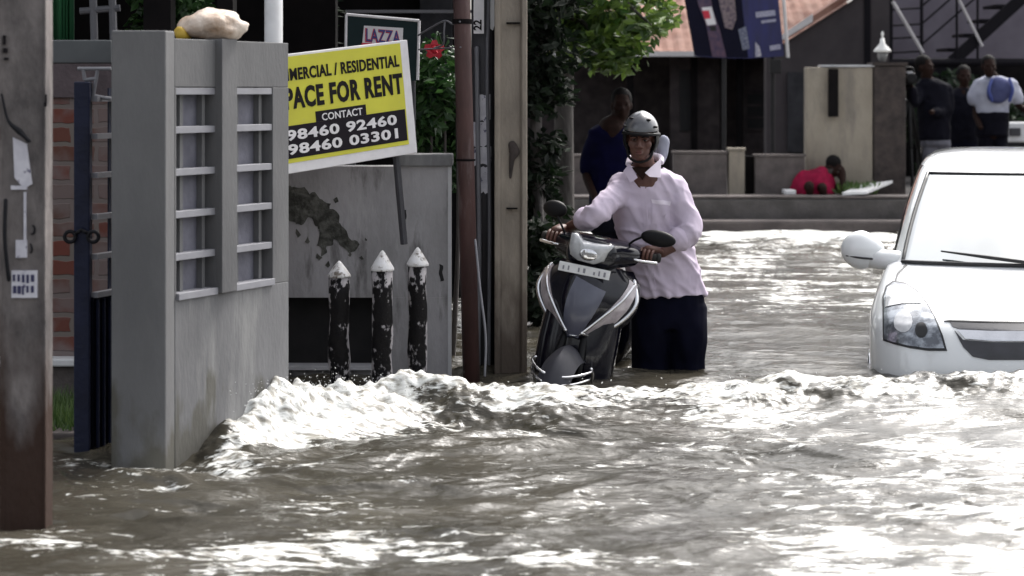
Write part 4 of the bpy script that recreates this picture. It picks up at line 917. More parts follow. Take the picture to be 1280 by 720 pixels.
# chrome guard hoops round the mudguard
for z, ry_, rx2 in ((.40,.19,.15),(.44,.17,.155)):
    bm = nb(); pts = []
    for i in range(17):
        a = PI+PI*i/16; pts.append(V3((rx2*math.cos(a), -.68+ry_*math.sin(a), z+.02*math.cos(2*a)-.01*i/16)))
    tube(bm, pts, .007, 8, 2); sob('guard_hoop', bm, 'chrome')
bm = nb(); tube(bm, [V3((-.145,-.68,.46)),V3((-.16,-.64,.42)),V3((-.15,-.60,.33))], .008, 8); tube(bm, [V3((.145,-.68,.46)),V3((.15,-.64,.42)),V3((.14,-.60,.33))], .008, 8); sob('guard_bracket', bm, 'chrome')
bm = nb(); 
for s in (-1,1): tube(bm, [V3((s*.06,-.60,.22)), V3((s*.065,-.60,.42)), V3((s*.05,-.53,.58))], .02, 10)
sob('fork', bm, 'blackplastic')
# apron
def apron(u, v):
    # u -1..1 across, v 0 bottom..1 top
    hw = lerps([.09,.175,.235,.265,.27,.255,.20], 61)[int(v*60)]
    y = -.575+.10*v*v+.035*(1-v)-.02*math.sin(v*PI)+.145*abs(u)**2.2
    ridge = -.022*math.exp(-(u/.42)**6)
    return V3((u*hw, y+ridge, .575+.355*v+.02*(1-u*u)*(v)-.02*abs(u)*(1-v)))
def apron_patch(u0, u1, v0, v1, lift, nu=16, nv=16, shape=None):
    bm = nb(); rows = []
    for j in range(nv+1):
        row = []
        for i in range(nu+1):
            a, b = i/nu, j/nv; u = u0+(u1-u0)*a; v = v0+(v1-v0)*b
            if shape: u, v = shape(a, b)
            row.append(bm.verts.new(apron(u, max(0,min(1,v)))+V3((0,-lift,0))))
        rows.append(row)
    for j in range(nv):
        for i in range(nu): bm.faces.new((rows[j][i],rows[j][i+1],rows[j+1][i+1],rows[j+1][i]))
    return bm
bm = apron_patch(-1,1,0,1,0,30,30); o = sob('front_apron', bm, 'scootblack'); so_ = o.modifiers.new('t','SOLIDIFY'); so_.thickness = .006; so_.offset = 0
bm = apron_patch(-.28,.46,.04,.80,.009,14,16, lambda a,b: (-.36+.20*b+a*(.62-.02*b), .02+.80*b-.12*a*b)); o = sob('centre_panel', bm, 'scootgrey'); so_ = o.modifiers.new('t','SOLIDIFY'); so_.thickness = .004; so_.offset = 0
for s in (-1, 1):
    bm = apron_patch(0,0,0,0,.010,14,16, lambda a,b: (s*(.28+.58*b**.9+a*(.40-.30*b)), .10+.80*b-.06*a)); o = sob('indicator', bm, 'amber'); so_ = o.modifiers.new('t','SOLIDIFY'); so_.thickness = .006; so_.offset = 0
    bm = nb(); tube(bm, [apron(s*.30,.10)+V3((0,-.012,0)), apron(s*.52,.36)+V3((0,-.014,0)), apron(s*.74,.62)+V3((0,-.014,0)), apron(s*.93,.86)+V3((0,-.01,0))], .0085, 8); tube(bm, [apron(s*.30,.10)+V3((0,-.012,0)), apron(s*.62,.09)+V3((0,-.014,0)), apron(s*.86,.3)+V3((0,-.012,0)), apron(s*.97,.6)+V3((0,-.012,0)), apron(s*.95,.9)+V3((0,-.01,0))], .012, 8); sob('chrome_trim', bm, 'chrome')
bm = nb(); tube(bm, [apron(-.3,.06)+V3((0,-.008,0)), apron(0,.03)+V3((0,-.008,0)), apron(.3,.08)+V3((0,-.008,0))], .0055, 8); sob('lower_trim', bm, 'chrome')
# plate
bm = nb(); pc = apron(.0,1)+V3((-.01,-.03,-.035)); pm = Euler((R(-12),0,R(0))).to_matrix(); box(bm, pc-V3((.135,.004,.024)), pc+V3((.135,.004,.024)), pm); pl = sob('number_plate', bm, 'platew', smooth=False, bevel=.003)
bm = nb()
for i in range(9):
    if i in (2,5): continue
    x = -.112+i*.027; box(bm, pc+V3((x,-.0085,-.012)), pc+V3((x+random.uniform(.006,.016),-.0055,random.uniform(.002,.013))))
sob('plate_marks', bm, flat('worn grey print',(.25,.25,.28),.5), parent=pl, smooth=False)
# inner leg shield, lower fairing, floor, seat, tail
bm = nb(); loft(bm, [ering((0,yc_,z), w, .12, 32, None, 2.8) for z,w,yc_ in ((.20,.13,-.42),(.26,.18,-.43),(.40,.205,-.44),(.55,.205,-.43),(.72,.20,-.40),(.86,.185,-.38),(.93,.15,-.36))]); sob('leg_shield', bm, 'scootblack')
bm = nb(); box(bm, (-.17,-.38,.26), (.17,.22,.33)); sob('floorboard', bm, 'blackplastic', smooth=False, bevel=.02)
bm = nb(); loft(bm, [ering((0,y,z), w, h, 20, Matrix.Rotation(PI/2,3,'X')) for y,z,w,h in ((.12,.50,.12,.2),(.22,.54,.16,.2),(.5,.60,.19,.17),(.8,.66,.16,.12),(.98,.70,.06,.05))]); sob('rear_body', bm, 'scootblack')
bm = nb(); loft(bm, [ering((0,y,z), w, h, 20, Matrix.Rotation(PI/2,3,'X')) for y,z,w,h in ((.08,.735,.06,.03),(.18,.765,.12,.045),(.4,.775,.145,.05),(.6,.80,.14,.055),(.82,.80,.08,.035))]); sob('seat', bm, 'seat')
# handlebar
bm = nb(); tube(bm, [V3((0,-.50,.60)), V3((0,-.36,1.0))], .028, 12, 1); sob('steering_column', bm, 'blackplastic')
bm = nb(); tube(bm, [V3((-.30,-.27,1.02)),V3((-.18,-.31,1.02)),V3((0,-.34,1.0)),V3((.18,-.31,1.02)),V3((.30,-.27,1.02))], .012, 10); sob('handlebar', bm, 'blackplastic')
for s in (-1,1):
    bm = nb(); tube(bm, [V3((s*.17,-.313,1.02)), V3((s*.30,-.27,1.02))], .019, 12, 1); lathe(bm, V3((s*.305,-.268,1.02)), [(.022,-.012),(.026,0),(.02,.012)], 12, Euler((0,PI/2,s*R(18)))); sob('grip', bm, 'rubber')
    bm = nb(); tube(bm, [V3((s*.15,-.36,1.01)), V3((s*.22,-.37,1.0)), V3((s*.31,-.33,1.0))], [.008,.007,.009], 8); sob('brake_lever', bm, 'chrome')
bm = nb(); rings = []
for y,z,w,h in ((-.50,1.0,.115,.07),(-.47,1.0,.135,.08),(-.42,1.005,.15,.08),(-.36,1.01,.225,.07),(-.30,1.03,.23,.05),(-.26,1.035,.13,.03)): rings.append(ering((0,y,z), w, h, 28, Matrix.Rotation(PI/2,3,'X'), 2.8))
loft(bm, rings); sob('handlebar_cowl', bm, 'scootblack')
bm = nb(); poly = [(-.105,.075),(-.075,.080),(-.04,.050),(.02,.046),(.085,.050),(.125,.052),(.10,.012),(.085,-.035),(.04,-.062),(-.05,-.058),(-.095,-.035),(-.108,.01)]
c0 = V3((-.005,-.515,1.015)); rings = []
for k, (sc_, dy) in enumerate(((1,.03),(1,-.002),(.93,-.018),(.7,-.032),(.4,-.038))): rings.append([c0+V3((x*sc_, dy+.25*x*x, z*sc_)) for x, z in poly])
loft(bm, rings); hl = sob('headlamp', bm, 'lens')
bm = nb(); ell(bm, c0+V3((.005,-.03,-.012)), .05,.012,.035); sob('lamp_reflector', bm, 'chrome', parent=hl)
# mirrors
for s, c in ((1, V3((.305,-.36,1.13))), (-1, V3((-.27,-.30,1.17)))):
    bm = nb(); 
    tube(bm, [V3((s*.13,-.33,1.03)), V3((s*.17,-.345,1.085)), c+V3((-s*.08,0,-.005))] if s>0 else [V3((s*.17,-.32,1.03)), V3((s*.22,-.32,1.10)), c], .006, 8); st = sob('mirror_stem', bm, 'blackplastic')
    bm = nb(); ell(bm, c, .092 if s>0 else .065, .028, .042 if s>0 else .045, None, 24, 14); sob('mirror', bm, 'blackplastic')
bm = nb(); tube(bm, [V3((.13,-.40,.60)), V3((.125,-.42,.45)), V3((.10,-.43,.28))], .008, 8); sob('side_rail', bm, 'cable')
# ------------------------------------------------------------------ people
def head_parts(bm, c, rot, s=1.0, face=True):
    h = nb()
    ell(h, (0,.012,.035), .074, .094, .094); ell(h, (0,-.030,-.045), .060, .062, .075); ell(h, (0,-.055,-.088), .034, .032, .026)
    for k in (-1,1):
        ell(h, (k*.045,-.055,-.018), .024,.028,.026); ell(h, (k*.032,-.078,.026), .026,.016,.009); ell(h, (k*.078,.01,-.005), .009,.02,.032)
        ell(h, (k*.016,-.098,-.030), .010,.012,.009)
    tube(h, [V3((0,-.082,.022)), V3((0,-.100,-.005)), V3((0,-.110,-.026))], [.009,.011,.013], 10)
    ell(h, (0,-.092,-.056), .024,.012,.006); ell(h, (0,-.090,-.067), .021,.013,.007)
    m = Matrix.Translation(Vector(c)) @ rot.to_matrix().to_4x4() @ Matrix.Scale(s, 4); h.transform(m); join(bm, h); return m
def hand_grip(bm, wrist, c, axis, s=1.0, thumb=1, rad=.026):
    """palm and five separate bent fingers closed round a bar at c"""
    a = Vector(axis).normalized(); u = (Vector(wrist)-Vector(c)); u = (u-a*u.dot(a)).normalized(); v = a.cross(u)*thumb
    u2 = (u*.55+V3((0,0,1))*.85); u2 = (u2-a*u2.dot(a)).normalized(); v = a.cross(u2); 
    if v.y > 0: v = -v                       # fingers go over the far (camera) side
    c = Vector(c); kn = c+u2*(rad+.012)
    tube(bm, [Vector(wrist), (Vector(wrist)+kn)/2+u2*.008, kn], [.024,.036,.036], 14, 5, flatten=(u2, .55))
    for i, (o, l, r) in enumerate(((-.030,.95,.0085),(-.010,1.08,.0092),(.011,1.0,.009),(.031,.82,.0078))):
        pts = [kn+a*o*.9-v*.012]
        for th in (20, 75, 130, 185): 
            q = R(th*l); pts.append(c+a*o+(u2*math.cos(q)+v*math.sin(q))*(rad+r*.75))
        tube(bm, pts, [r*1.12, r*1.1, r*1.0, r*.92, r*.8], 10, 4)
    tp = [Vector(wrist)*.45+kn*.55+a*.028*thumb-v*.004, c+a*.045*thumb+u2*(rad+.004)-v*.016, c+a*.05*thumb-v*(rad+.006), c+a*.045*thumb-u2*.016-v*(rad-.004)]
    tube(bm, tp, [.013,.012,.0105,.0085], 10, 5)
# --- main man
DY = .22
Ym = (10.5+DY)
HR = Euler((R(8), R(3), R(-8)))
HC = at(801, 174, (10.40+DY))
man = thing('person', 'man in lavender shirt and silver helmet wading while pushing the black scooter', 'person', (X_(832,(10.6+DY)), (10.6+DY), -.38))
J = dict(neck=at(806,214,(10.47+DY)), chest=at(811,255,(10.52+DY)), hip=at(832,350,(10.60+DY)),
         sl=at(775,239,(10.47+DY)), el=at(745,268,(10.26+DY)), wl=at(706,292,(10.06+DY)), sr=at(844,236,(10.50+DY)), er=at(863,288,(10.42+DY)), wr=at(838,319,(10.16+DY)))
gl = Q@V3((-.25,-.287,1.02))+org; gr = Q@V3((.245,-.289,1.02))+org
J['wl'] = gl + V3((.07,.09,.045)); J['wr'] = gr + V3((.085,.075,.01))
bm = nb(); head_parts(bm, HC, HR, .9)
tube(bm, [HC+V3((0,.03,-.06)), J['neck']+V3((0,.01,.02)), J['neck']+V3((0,.03,-.05))], [.055,.056,.075], 16)
tube(bm, [J['neck']+V3((0,.03,-.02)), J['chest']+V3((0,.02,0)), J['hip']], [.10,.115,.11], 18)
for a_, b_, c_ in (('sl','el','wl'),('sr','er','wr')):
    tube(bm, [J['neck']+V3((0,.03,-.04)), J[a_], J[b_], J[c_]], [.05,.05,.040,.026], 14)
for px, dx in ((815,-.02),(858,.02)):
    tube(bm, [J['hip']+V3((dx*3,0,.02)), V3((X_(px,(10.6+DY)),(10.63+DY),.12)), V3((X_(px,(10.6+DY)),(10.64+DY),-.22)), V3((X_(px,(10.6+DY)),(10.64+DY),-.31))], [.075,.055,.045,.04], 14)
    tube(bm, [V3((X_(px,(10.6+DY)),(10.66+DY),-.345)), V3((X_(px,(10.6+DY))-.01,(10.52+DY),-.355)), V3((X_(px,(10.6+DY))-.015,(10.44+DY),-.36))], [.035,.04,.03], 12)
bm = remesh(bm, .0055, 3, .5)
hands = nb(); ax = Q@V3((1,0,0))
hand_grip(hands, J['wl'], gl, ax, thumb=1); hand_grip(hands, J['wr'], gr, ax, thumb=-1)
join(bm, hands); obj('body', bm, 'skin', man, smooth=True)
HM = Matrix.Translation(HC) @ HR.to_matrix().to_4x4() @ Matrix.Scale(.9, 4)
for s in (-1,1):
    bm = nb(); ell(bm, (s*.031,-.081,.008), .0120,.008,.0045); bm.transform(HM); e_ = obj('eye', bm, 'eyewhite', man, smooth=True)
    bm = nb(); ell(bm, (s*.031,-.0895,.008), .0055,.003,.0055); bm.transform(HM); obj('iris', bm, 'hair', e_, smooth=True)
    bm = nb(); tube(bm, [V3((s*.012,-.096,.026)), V3((s*.032,-.098,.033)), V3((s*.054,-.083,.027))], [.004,.005,.003], 8, flatten=(V3((0,1,0)),.5)); bm.transform(HM); obj('eyebrow', bm, 'hair', man, smooth=True)
bm = nb(); ell(bm, (0,-.1005,-.0565), .019,.006,.0035); ell(bm, (0,-.099,-.0655), .016,.006,.0045); bm.transform(HM); obj('lips', bm, 'lip', man, smooth=True)
# helmet: open face shell with dark lining, brim edge and chin strap
bm = nb(); ell(bm, (0,.012,.045), .101, .124, .116, None, 40, 28)
for v in list(bm.verts):
    p = v.co
    if p.z < .028 + (.018 if p.y < -.03 else 0): bm.verts.remove(v)
for v in bm.verts: v.co.z += .004*math.exp(-(v.co.x/.02)**2)*(1 if v.co.z > .1 else 0)
bm.transform(HM); o = obj('helmet', bm, 'helmet', man, smooth=True); o.modifiers.new('t','SOLIDIFY').thickness = .008; he = o
bm = nb(); ell(bm, (0,.022,.008), .095, .110, .112, None, 36, 24)
for v in list(bm.verts):
    p = v.co
    if p.z > .055 or p.z < -.085 or (p.y < -.035 and p.z < .03) or (p.y < -.055 and p.z < .05): bm.verts.remove(v)
bm.transform(HM); o = obj('helmet_lining', bm, 'blackplastic', he, smooth=True); o.modifiers.new('t','SOLIDIFY').thickness = -.01
bm = nb(); pts = [V3((.103*math.sin(a), .012-.127*math.cos(a), .03+.016*max(0,math.cos(a))**.5)) for a in [2*PI*k/28 for k in range(29)]]; tube(bm, pts, .009, 8, 1); bm.transform(HM); obj('helmet_rim', bm, 'blackplastic', he, smooth=True)
for x, z in ((-.055,.128),(.045,.125),(.085,.085),(-.09,.08)):
    bm = nb(); y = .012-.128*math.sqrt(max(0,1-(x/.108)**2-((z-.045)/.118)**2)); ell(bm, (x,y,z), .014,.008,.007); bm.transform(HM); obj('vent', bm, 'blackplastic', he, smooth=True)
bm = nb(); tube(bm, [V3((-.078,-.01,-.03)), V3((-.06,-.04,-.10)), V3((0,-.055,-.125)), V3((.06,-.04,-.10)), V3((.078,-.01,-.03))], .008, 8, flatten=(V3((0,1,0)),.5)); bm.transform(HM); obj('chin_strap', bm, 'blackplastic', he, smooth=True)
bm = nb(); ell(bm, at(828,186,(10.56+DY)), .035,.03,.075)
for v in bm.verts: v.co += v.normal*.012*noise.noise(v.co*20)
obj('neck_cloth', bm, 'whitecloth', man, smooth=True)
# shirt
def cring(px, py, hw, ry, Y, tilt=0): return ering(at(px,py,Y), hw/ (F/Y), ry, 32, Matrix.Rotation(tilt,3,'Y') if tilt else None, 2.4)
bm = nb(); loft(bm, [cring(806,207,17,.062,(10.49+DY)), cring(806,213,24,.078,(10.50+DY)), cring(808,221,43,.095,(10.52+DY)), cring(809,232,49,.115,(10.53+DY)), cring(811,255,47,.13,(10.54+DY)), cring(815,285,45,.13,(10.56+DY)), cring(822,312,44,.13,(10.58+DY)), cring(829,340,46,.135,(10.6+DY)), cring(832,362,49,.142,(10.61+DY)), cring(833,369,50,.145,(10.61+DY))])
tube(bm, [at(788,222,(10.52+DY)), J['sl'], J['el']*.6+J['sl']*.4, J['el'], J['el']*.62+J['wl']*.38], [.05,.064,.063,.060,.055], 18)
tube(bm, [at(830,220,(10.53+DY)), J['sr'], J['er']*.6+J['sr']*.4, J['er'], J['er']*.6+J['wr']*.4], [.05,.064,.064,.064,.058], 18)
def fold(p, n):
    w = noise.noise_vector(p*3.1)*.35
    q = V3((p.x*15+p.z*6, p.y*9, p.z*4.2-p.x*2))+w*3; r = V3((p.x*6-p.z*3, p.y*8, p.z*15+p.x*9))+w*3
    a = (1-abs(noise.noise(q)))**3; b = (1-abs(noise.noise(r+V3((4,1,7)))))**3; k = .5+.5*noise.noise(p*4+V3((9,3,1)))
    return .023*(a-.45)*(1-k)+.021*(b-.45)*k
W1 = fold; W2 = wrinkle(.0025, 22, 22, 16, 5.0)
bm = remesh(bm, .008, 8, .5, lambda p, n: W1(p, n)*(1.25 if p.z < .75 else .8)+W2(p, n)); obj('shirt', bm, 'shirt', man, smooth=True)
for (w, e, f) in (('wl','el',.38),('wr','er',.40)):
    bm = nb(); p = J[e].lerp(J[w], f); d = (J[w]-J[e]).normalized(); tube(bm, [p-d*.028, p-d*.01, p+d*.018], [.060,.066,.060], 18, 4)
    for v in bm.verts: v.co += v.normal*.006*noise.noise(v.co*30)
    obj('cuff', bm, 'shirt', man, smooth=True)
# collar wings, placket, pocket
N0 = J['neck']
def flap(pts, m, name, th=.005):
    bm = nb(); prism(bm, pts, V3((0,-th,0))); bmesh.ops.subdivide_edges(bm, edges=bm.edges[:], cuts=2, use_grid_fill=True); obj(name, bm, m, man, smooth=False, bevel=.002)
flap([at(787,204,(10.42+DY)), at(797,222,(10.365+DY)), at(788,229,(10.37+DY)), at(779,214,(10.41+DY))], 'shirt', 'collar')
flap([at(826,198,(10.43+DY)), at(826,222,(10.375+DY)), at(812,221,(10.36+DY)), at(806,216,(10.37+DY)), at(817,206,(10.40+DY))], 'collar', 'collar')
bm = nb(); tube(bm, [at(785,205,(10.47+DY)), at(790,198,(10.52+DY)), at(808,195,(10.565+DY)), at(824,197,(10.52+DY)), at(827,203,(10.46+DY))], [.014,.02,.022,.02,.014], 10, flatten=(V3((0,1,0)),.5)); obj('collar_band', bm, 'collar', man, smooth=True)
bm = nb(); prism(bm, [at(789,209,(10.412+DY)), at(813,209,(10.412+DY)), at(803,225,(10.395+DY))], V3((0,.02,0))); obj('throat', bm, 'skindark', man)
def surf_tree(o):
    from mathutils.bvhtree import BVHTree
    dg = bpy.context.evaluated_depsgraph_get(); dg.update(); return BVHTree.FromObject(o, dg), o
shirt = [o for o in man.children if o.name.startswith('shirt')][0]
def decal(tree_o, poly, lift, cuts=4, solid=0):
    """a flat outline laid on the surface of an object (pocket, lamp, grille), following its curve"""
    tr, o = tree_o; bpy.context.view_layer.update(); mw = o.matrix_world; mi = mw.inverted(); bm = nb()
    vs = [bm.verts.new((x, y, 0)) for x, y in poly]; bm.faces.new(vs); bmesh.ops.triangulate(bm, faces=bm.faces[:])
    for _ in range(cuts): bmesh.ops.subdivide_edges(bm, edges=[e for e in bm.edges if e.calc_length() > 5], cuts=1, use_grid_fill=False); bmesh.ops.triangulate(bm, faces=bm.faces[:])
    c = mi@V3((0,0,CAMH)); last = None
    for v in bm.verts:
        d = (mi.to_3x3()@ray(v.co.x, v.co.y)).normalized(); loc, nn, i, dist = tr.ray_cast(c, d)
        if loc is None: loc, nn, i, dist = tr.find_nearest(c+d*(last or 10))
        last = (loc-c).length
        if nn.dot(d) > 0: nn = -nn
        v.co = mw@(loc+nn*lift)
    bmesh.ops.recalc_face_normals(bm, faces=bm.faces[:])
    s_ = sum((f.normal.dot(V3((0,-1,0.2))) for f in bm.faces))
    if s_ < 0: bmesh.ops.reverse_faces(bm, faces=bm.faces[:])
    return bm
ST = surf_tree(shirt)
bm = decal(ST, [(815,251),(838,254),(837,281),(815,279)], .004); o = obj('pocket', bm, 'shirt', man, smooth=True); o.modifiers.new('t','SOLIDIFY').thickness = .004
bm = decal(ST, [(814,249),(839,252),(838,257),(815,254)], .0065); o = obj('pocket_flap', bm, 'collar', man, smooth=True); o.modifiers.new('t','SOLIDIFY').thickness = .004
bm = decal(ST, [(800,226),(806,226),(811,290),(820,362),(813,362),(805,290)], .003); o = obj('placket', bm, 'shirt', man, smooth=True); o.modifiers.new('t','SOLIDIFY').thickness = .004
# trousers
bm = nb(); loft(bm, [cring(833,352,45,.115,(10.61+DY)), cring(834,372,46,.12,(10.61+DY)), cring(835,392,46,.12,(10.61+DY)), cring(836,410,46,.12,(10.61+DY))])
for px, q in ((813,0),(860,1)):
    tube(bm, [at(px+3-q*4,385,(10.61+DY)), at(px,420,(10.58+DY)), at(px-1,450,(10.62+DY)), at(px,490,(10.63+DY)), V3((X_(px,(10.63+DY)),(10.64+DY),-.29))], [.105,.101,.098,.098,.095], 20)
W3 = wrinkle(.010, 9, 9, 5, 9.0)
bm = remesh(bm, .009, 6, .5, lambda p, n: W3(p, n)); obj('trousers', bm, 'trouser', man, smooth=True)
# --- background people
def limb(bm, pts, rad): tube(bm, pts, rad, 12, 5)
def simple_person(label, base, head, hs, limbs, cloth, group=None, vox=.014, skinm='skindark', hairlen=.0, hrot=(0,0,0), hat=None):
    """head centre, body chains in skin; clothing chains each remeshed into one garment"""
    t = thing('person', label, 'person', base, group=group)
    bm = nb(); head_parts(bm, head, Euler(hrot), hs)
    for p, r in limbs: limb(bm, p, r)
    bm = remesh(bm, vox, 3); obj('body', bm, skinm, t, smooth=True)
    for nm, m, chains, amp in cloth:
        bm = nb()
        for ch in chains:
            if ch[0] == 'loft': loft(bm, [ering(c, rx, ry, 24) for c, rx, ry in ch[1]])
            elif ch[0] == 'ell': ell(bm, ch[1], *ch[2])
            else: limb(bm, ch[0], ch[1])
        w = wrinkle(amp, 8, 8, 8, random.random()*9); bm = remesh(bm, vox, 5, .5, lambda p, n: w(p, n)); obj(nm, bm, m, t, smooth=True)
    hm = Matrix.Translation(Vector(head)) @ Euler(hrot).to_matrix().to_4x4() @ Matrix.Scale(hs, 4)
    bm = nb(); ell(bm, (0,.025,.05), .082, .096, .092, None, 24, 16)
    for v in list(bm.verts):
        if v.co.y < -.045 and v.co.z < .085: bm.verts.remove(v)
    bm.transform(hm); o = obj('hair', bm, hat or 'hair', t, smooth=True); o.modifiers.new('t','SOLIDIFY').thickness = .006
    return t
# man in deep blue standing in the water behind
Yp = 15.0; 
def P(px, py, Y=None): return at(px, py, Y or Yp)
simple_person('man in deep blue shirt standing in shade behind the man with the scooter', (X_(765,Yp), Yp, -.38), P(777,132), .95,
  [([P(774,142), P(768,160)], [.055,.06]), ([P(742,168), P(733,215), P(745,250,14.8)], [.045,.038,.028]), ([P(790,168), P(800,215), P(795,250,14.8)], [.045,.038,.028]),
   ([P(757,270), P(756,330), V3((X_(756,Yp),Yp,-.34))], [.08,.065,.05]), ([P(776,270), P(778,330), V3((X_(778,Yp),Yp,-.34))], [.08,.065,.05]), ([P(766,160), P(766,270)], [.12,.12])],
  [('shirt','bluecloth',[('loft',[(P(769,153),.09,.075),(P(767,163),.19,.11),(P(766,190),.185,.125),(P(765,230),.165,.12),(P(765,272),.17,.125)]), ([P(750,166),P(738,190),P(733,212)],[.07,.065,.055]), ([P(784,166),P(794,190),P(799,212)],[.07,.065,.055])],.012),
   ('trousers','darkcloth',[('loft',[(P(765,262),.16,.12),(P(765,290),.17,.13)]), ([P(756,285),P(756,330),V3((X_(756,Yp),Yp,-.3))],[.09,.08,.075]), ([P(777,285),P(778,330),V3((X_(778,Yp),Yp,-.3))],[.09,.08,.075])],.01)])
# crouching figure in red
Yp = 21.95
simple_person('crouching person in red bent over at the foot of the beige wall', (X_(1018,Yp), Yp, FZ+.03), P(1041,209), .9,
  [([P(1035,212), P(1020,222)], [.05,.06]), ([P(1018,222),P(1018,238)],[.11,.12]), ([P(1034,214), P(1051,212), P(1054,238,21.8)], [.05,.045,.03]), ([P(1005,222), P(998,236), P(1006,246)], [.05,.04,.03]),
   ([P(1008,240),P(1012,232,21.7),P(1012,246,21.7)],[.06,.05,.035]), ([P(1026,240),P(1028,234,21.7),P(1030,246,21.7)],[.06,.05,.035])],
  [('dress','redcloth',[('loft',[(P(1016,249),.24,.18),(P(1016,240),.23,.19),(P(1016,228),.20,.17),(P(1019,217),.14,.13),(P(1027,211),.08,.08)]), ([P(1006,220),P(997,232),P(993,246)],[.08,.07,.06]), ([P(1026,216),P(1036,226),P(1038,240)],[.08,.07,.05])],.02),
   ('shawl','laterite',[([P(1033,216),P(1044,210),P(1052,220)],[.06,.065,.05])],.01)], hrot=(R(35),0,R(60)))
# cameraman
Yp = 22.7
simple_person('cameraman in black jacket and grey trousers stooping behind the tripod', (X_(1165,Yp), Yp, FZ), P(1156,84), 1.0,
  [([P(1157,94), P(1163,108)], [.06,.065]), ([P(1163,108),P(1168,165)],[.12,.12]), ([P(1150,112),P(1140,130,22.5),P(1140,108,22.4)],[.05,.04,.028]), ([P(1180,112),P(1184,140),P(1164,140,22.4)],[.05,.04,.03]),
   ([P(1163,165),P(1162,205),V3((X_(1160,Yp),Yp,FZ+.06))],[.08,.06,.045]), ([P(1178,165),P(1180,205),V3((X_(1182,Yp),Yp,FZ+.06))],[.08,.06,.045])],
  [('jacket','darkcloth',[('loft',[(P(1160,98),.09,.09),(P(1165,106),.19,.13),(P(1167,130),.19,.15),(P(1168,155),.18,.15),(P(1168,175),.18,.15)]), ([P(1152,110),P(1142,128,22.5),P(1141,112,22.4)],[.075,.065,.05]), ([P(1182,110),P(1185,138),P(1168,140,22.45)],[.075,.065,.05])],.014),
   ('trousers','greycloth',[('loft',[(P(1169,170),.17,.13),(P(1170,182),.17,.13)]), ([P(1163,180),P(1162,210),V3((X_(1160,Yp),Yp,FZ+.08))],[.085,.075,.07]), ([P(1178,180),P(1180,210),V3((X_(1182,Yp),Yp,FZ+.08))],[.085,.075,.07])],.012)], hrot=(0,0,R(50)))
Yp = 23.6
simple_person('bystander in black clothes standing between cameraman and man with blue bag', (X_(1204,Yp), Yp, FZ), P(1205,96), 1.0,
  [([P(1205,106),P(1204,118)],[.055,.06]), ([P(1204,118),P(1204,175)],[.12,.12]), ([P(1190,122),P(1186,150),P(1192,172)],[.045,.038,.03]), ([P(1219,122),P(1223,150),P(1216,172)],[.045,.038,.03]),
   ([P(1198,175),P(1198,210),V3((X_(1198,Yp),Yp,FZ+.06))],[.08,.06,.045]), ([P(1211,175),P(1212,210),V3((X_(1212,Yp),Yp,FZ+.06))],[.08,.06,.045])],
  [('shirt','darkcloth',[('loft',[(P(1205,110),.09,.08),(P(1204,118),.2,.12),(P(1204,145),.19,.13),(P(1204,180),.18,.13)]), ([P(1192,120),P(1187,145),P(1190,165)],[.07,.065,.055]), ([P(1217,120),P(1222,145),P(1218,165)],[.07,.065,.055])],.012),
   ('trousers','trouser',[('loft',[(P(1204,172),.17,.13),(P(1204,190),.17,.13)]), ([P(1198,188),P(1198,215),V3((X_(1198,Yp),Yp,FZ+.08))],[.085,.075,.07]), ([P(1211,188),P(1212,215),V3((X_(1212,Yp),Yp,FZ+.08))],[.085,.075,.07])],.01)])
Yp = 22.9
bl = simple_person('man in white shirt with blue backpack leaning forward beyond the white car', (X_(1240,Yp), Yp, FZ), P(1236,84,22.8), 1.0,
  [([P(1238,92),P(1246,102)],[.06,.065]), ([P(1246,105),P(1240,165)],[.11,.12]), ([P(1228,108),P(1220,140),P(1226,160,22.7)],[.05,.04,.03]), ([P(1262,108),P(1272,130),P(1290,142,22.7)],[.05,.04,.03]),
   ([P(1232,165),P(1232,205),V3((X_(1232,Yp),Yp,FZ+.06))],[.08,.06,.045]), ([P(1250,165),P(1250,205),V3((X_(1250,Yp),Yp,FZ+.06))],[.08,.06,.045])],
  [('shirt','whitecloth',[('loft',[(P(1241,95),.10,.10),(P(1243,101),.22,.15),(P(1243,116),.24,.16),(P(1240,132),.19,.15),(P(1240,158),.17,.14)]), ([P(1226,106),P(1218,120),P(1217,126)],[.09,.08,.07]), ([P(1262,106),P(1270,120),P(1272,126)],[.09,.08,.07])],.014),
   ('trousers','darkcloth',[('loft',[(P(1240,140),.19,.16),(P(1240,170),.18,.15)]), ([P(1232,165),P(1232,205),V3((X_(1232,Yp),Yp,FZ+.08))],[.09,.08,.07]), ([P(1250,165),P(1250,205),V3((X_(1250,Yp),Yp,FZ+.08))],[.09,.08,.07])],.012)])
bm = nb(); c = P(1250,113,22.72); ell(bm, c, .15,.08,.14)
for v in bm.verts: v.co += v.normal*.03*noise.noise(v.co*7)
bp_ = obj('backpack', bm, 'bluebag', smooth=True); tag(bp_, 'blue backpack worn by the leaning man in white', 'backpack')
bm = nb(); tube(bm, [P(1240,99,22.66),P(1236,112,22.62),P(1240,126,22.66)], .018, 8); tube(bm, [P(1262,99,22.66),P(1266,112,22.62),P(1262,126,22.66)], .018, 8); obj('strap', bm, 'signblue', bp_, smooth=True)
b0 = V3((X_(1200,25), 25.0, FZ))
tree('dark_shrub', 'dark wide shrub growing behind the group of bystanders under the staircase', b0, [b0, V3((b0.x,25,FZ+.5)), V3((b0.x+.1,25,FZ+1.0))], [.05,.04,.02], clumps_in((b0.x,25,FZ+.75), (1.1,.2,.6), 46, .2), .12, 1.3, 'leafB')
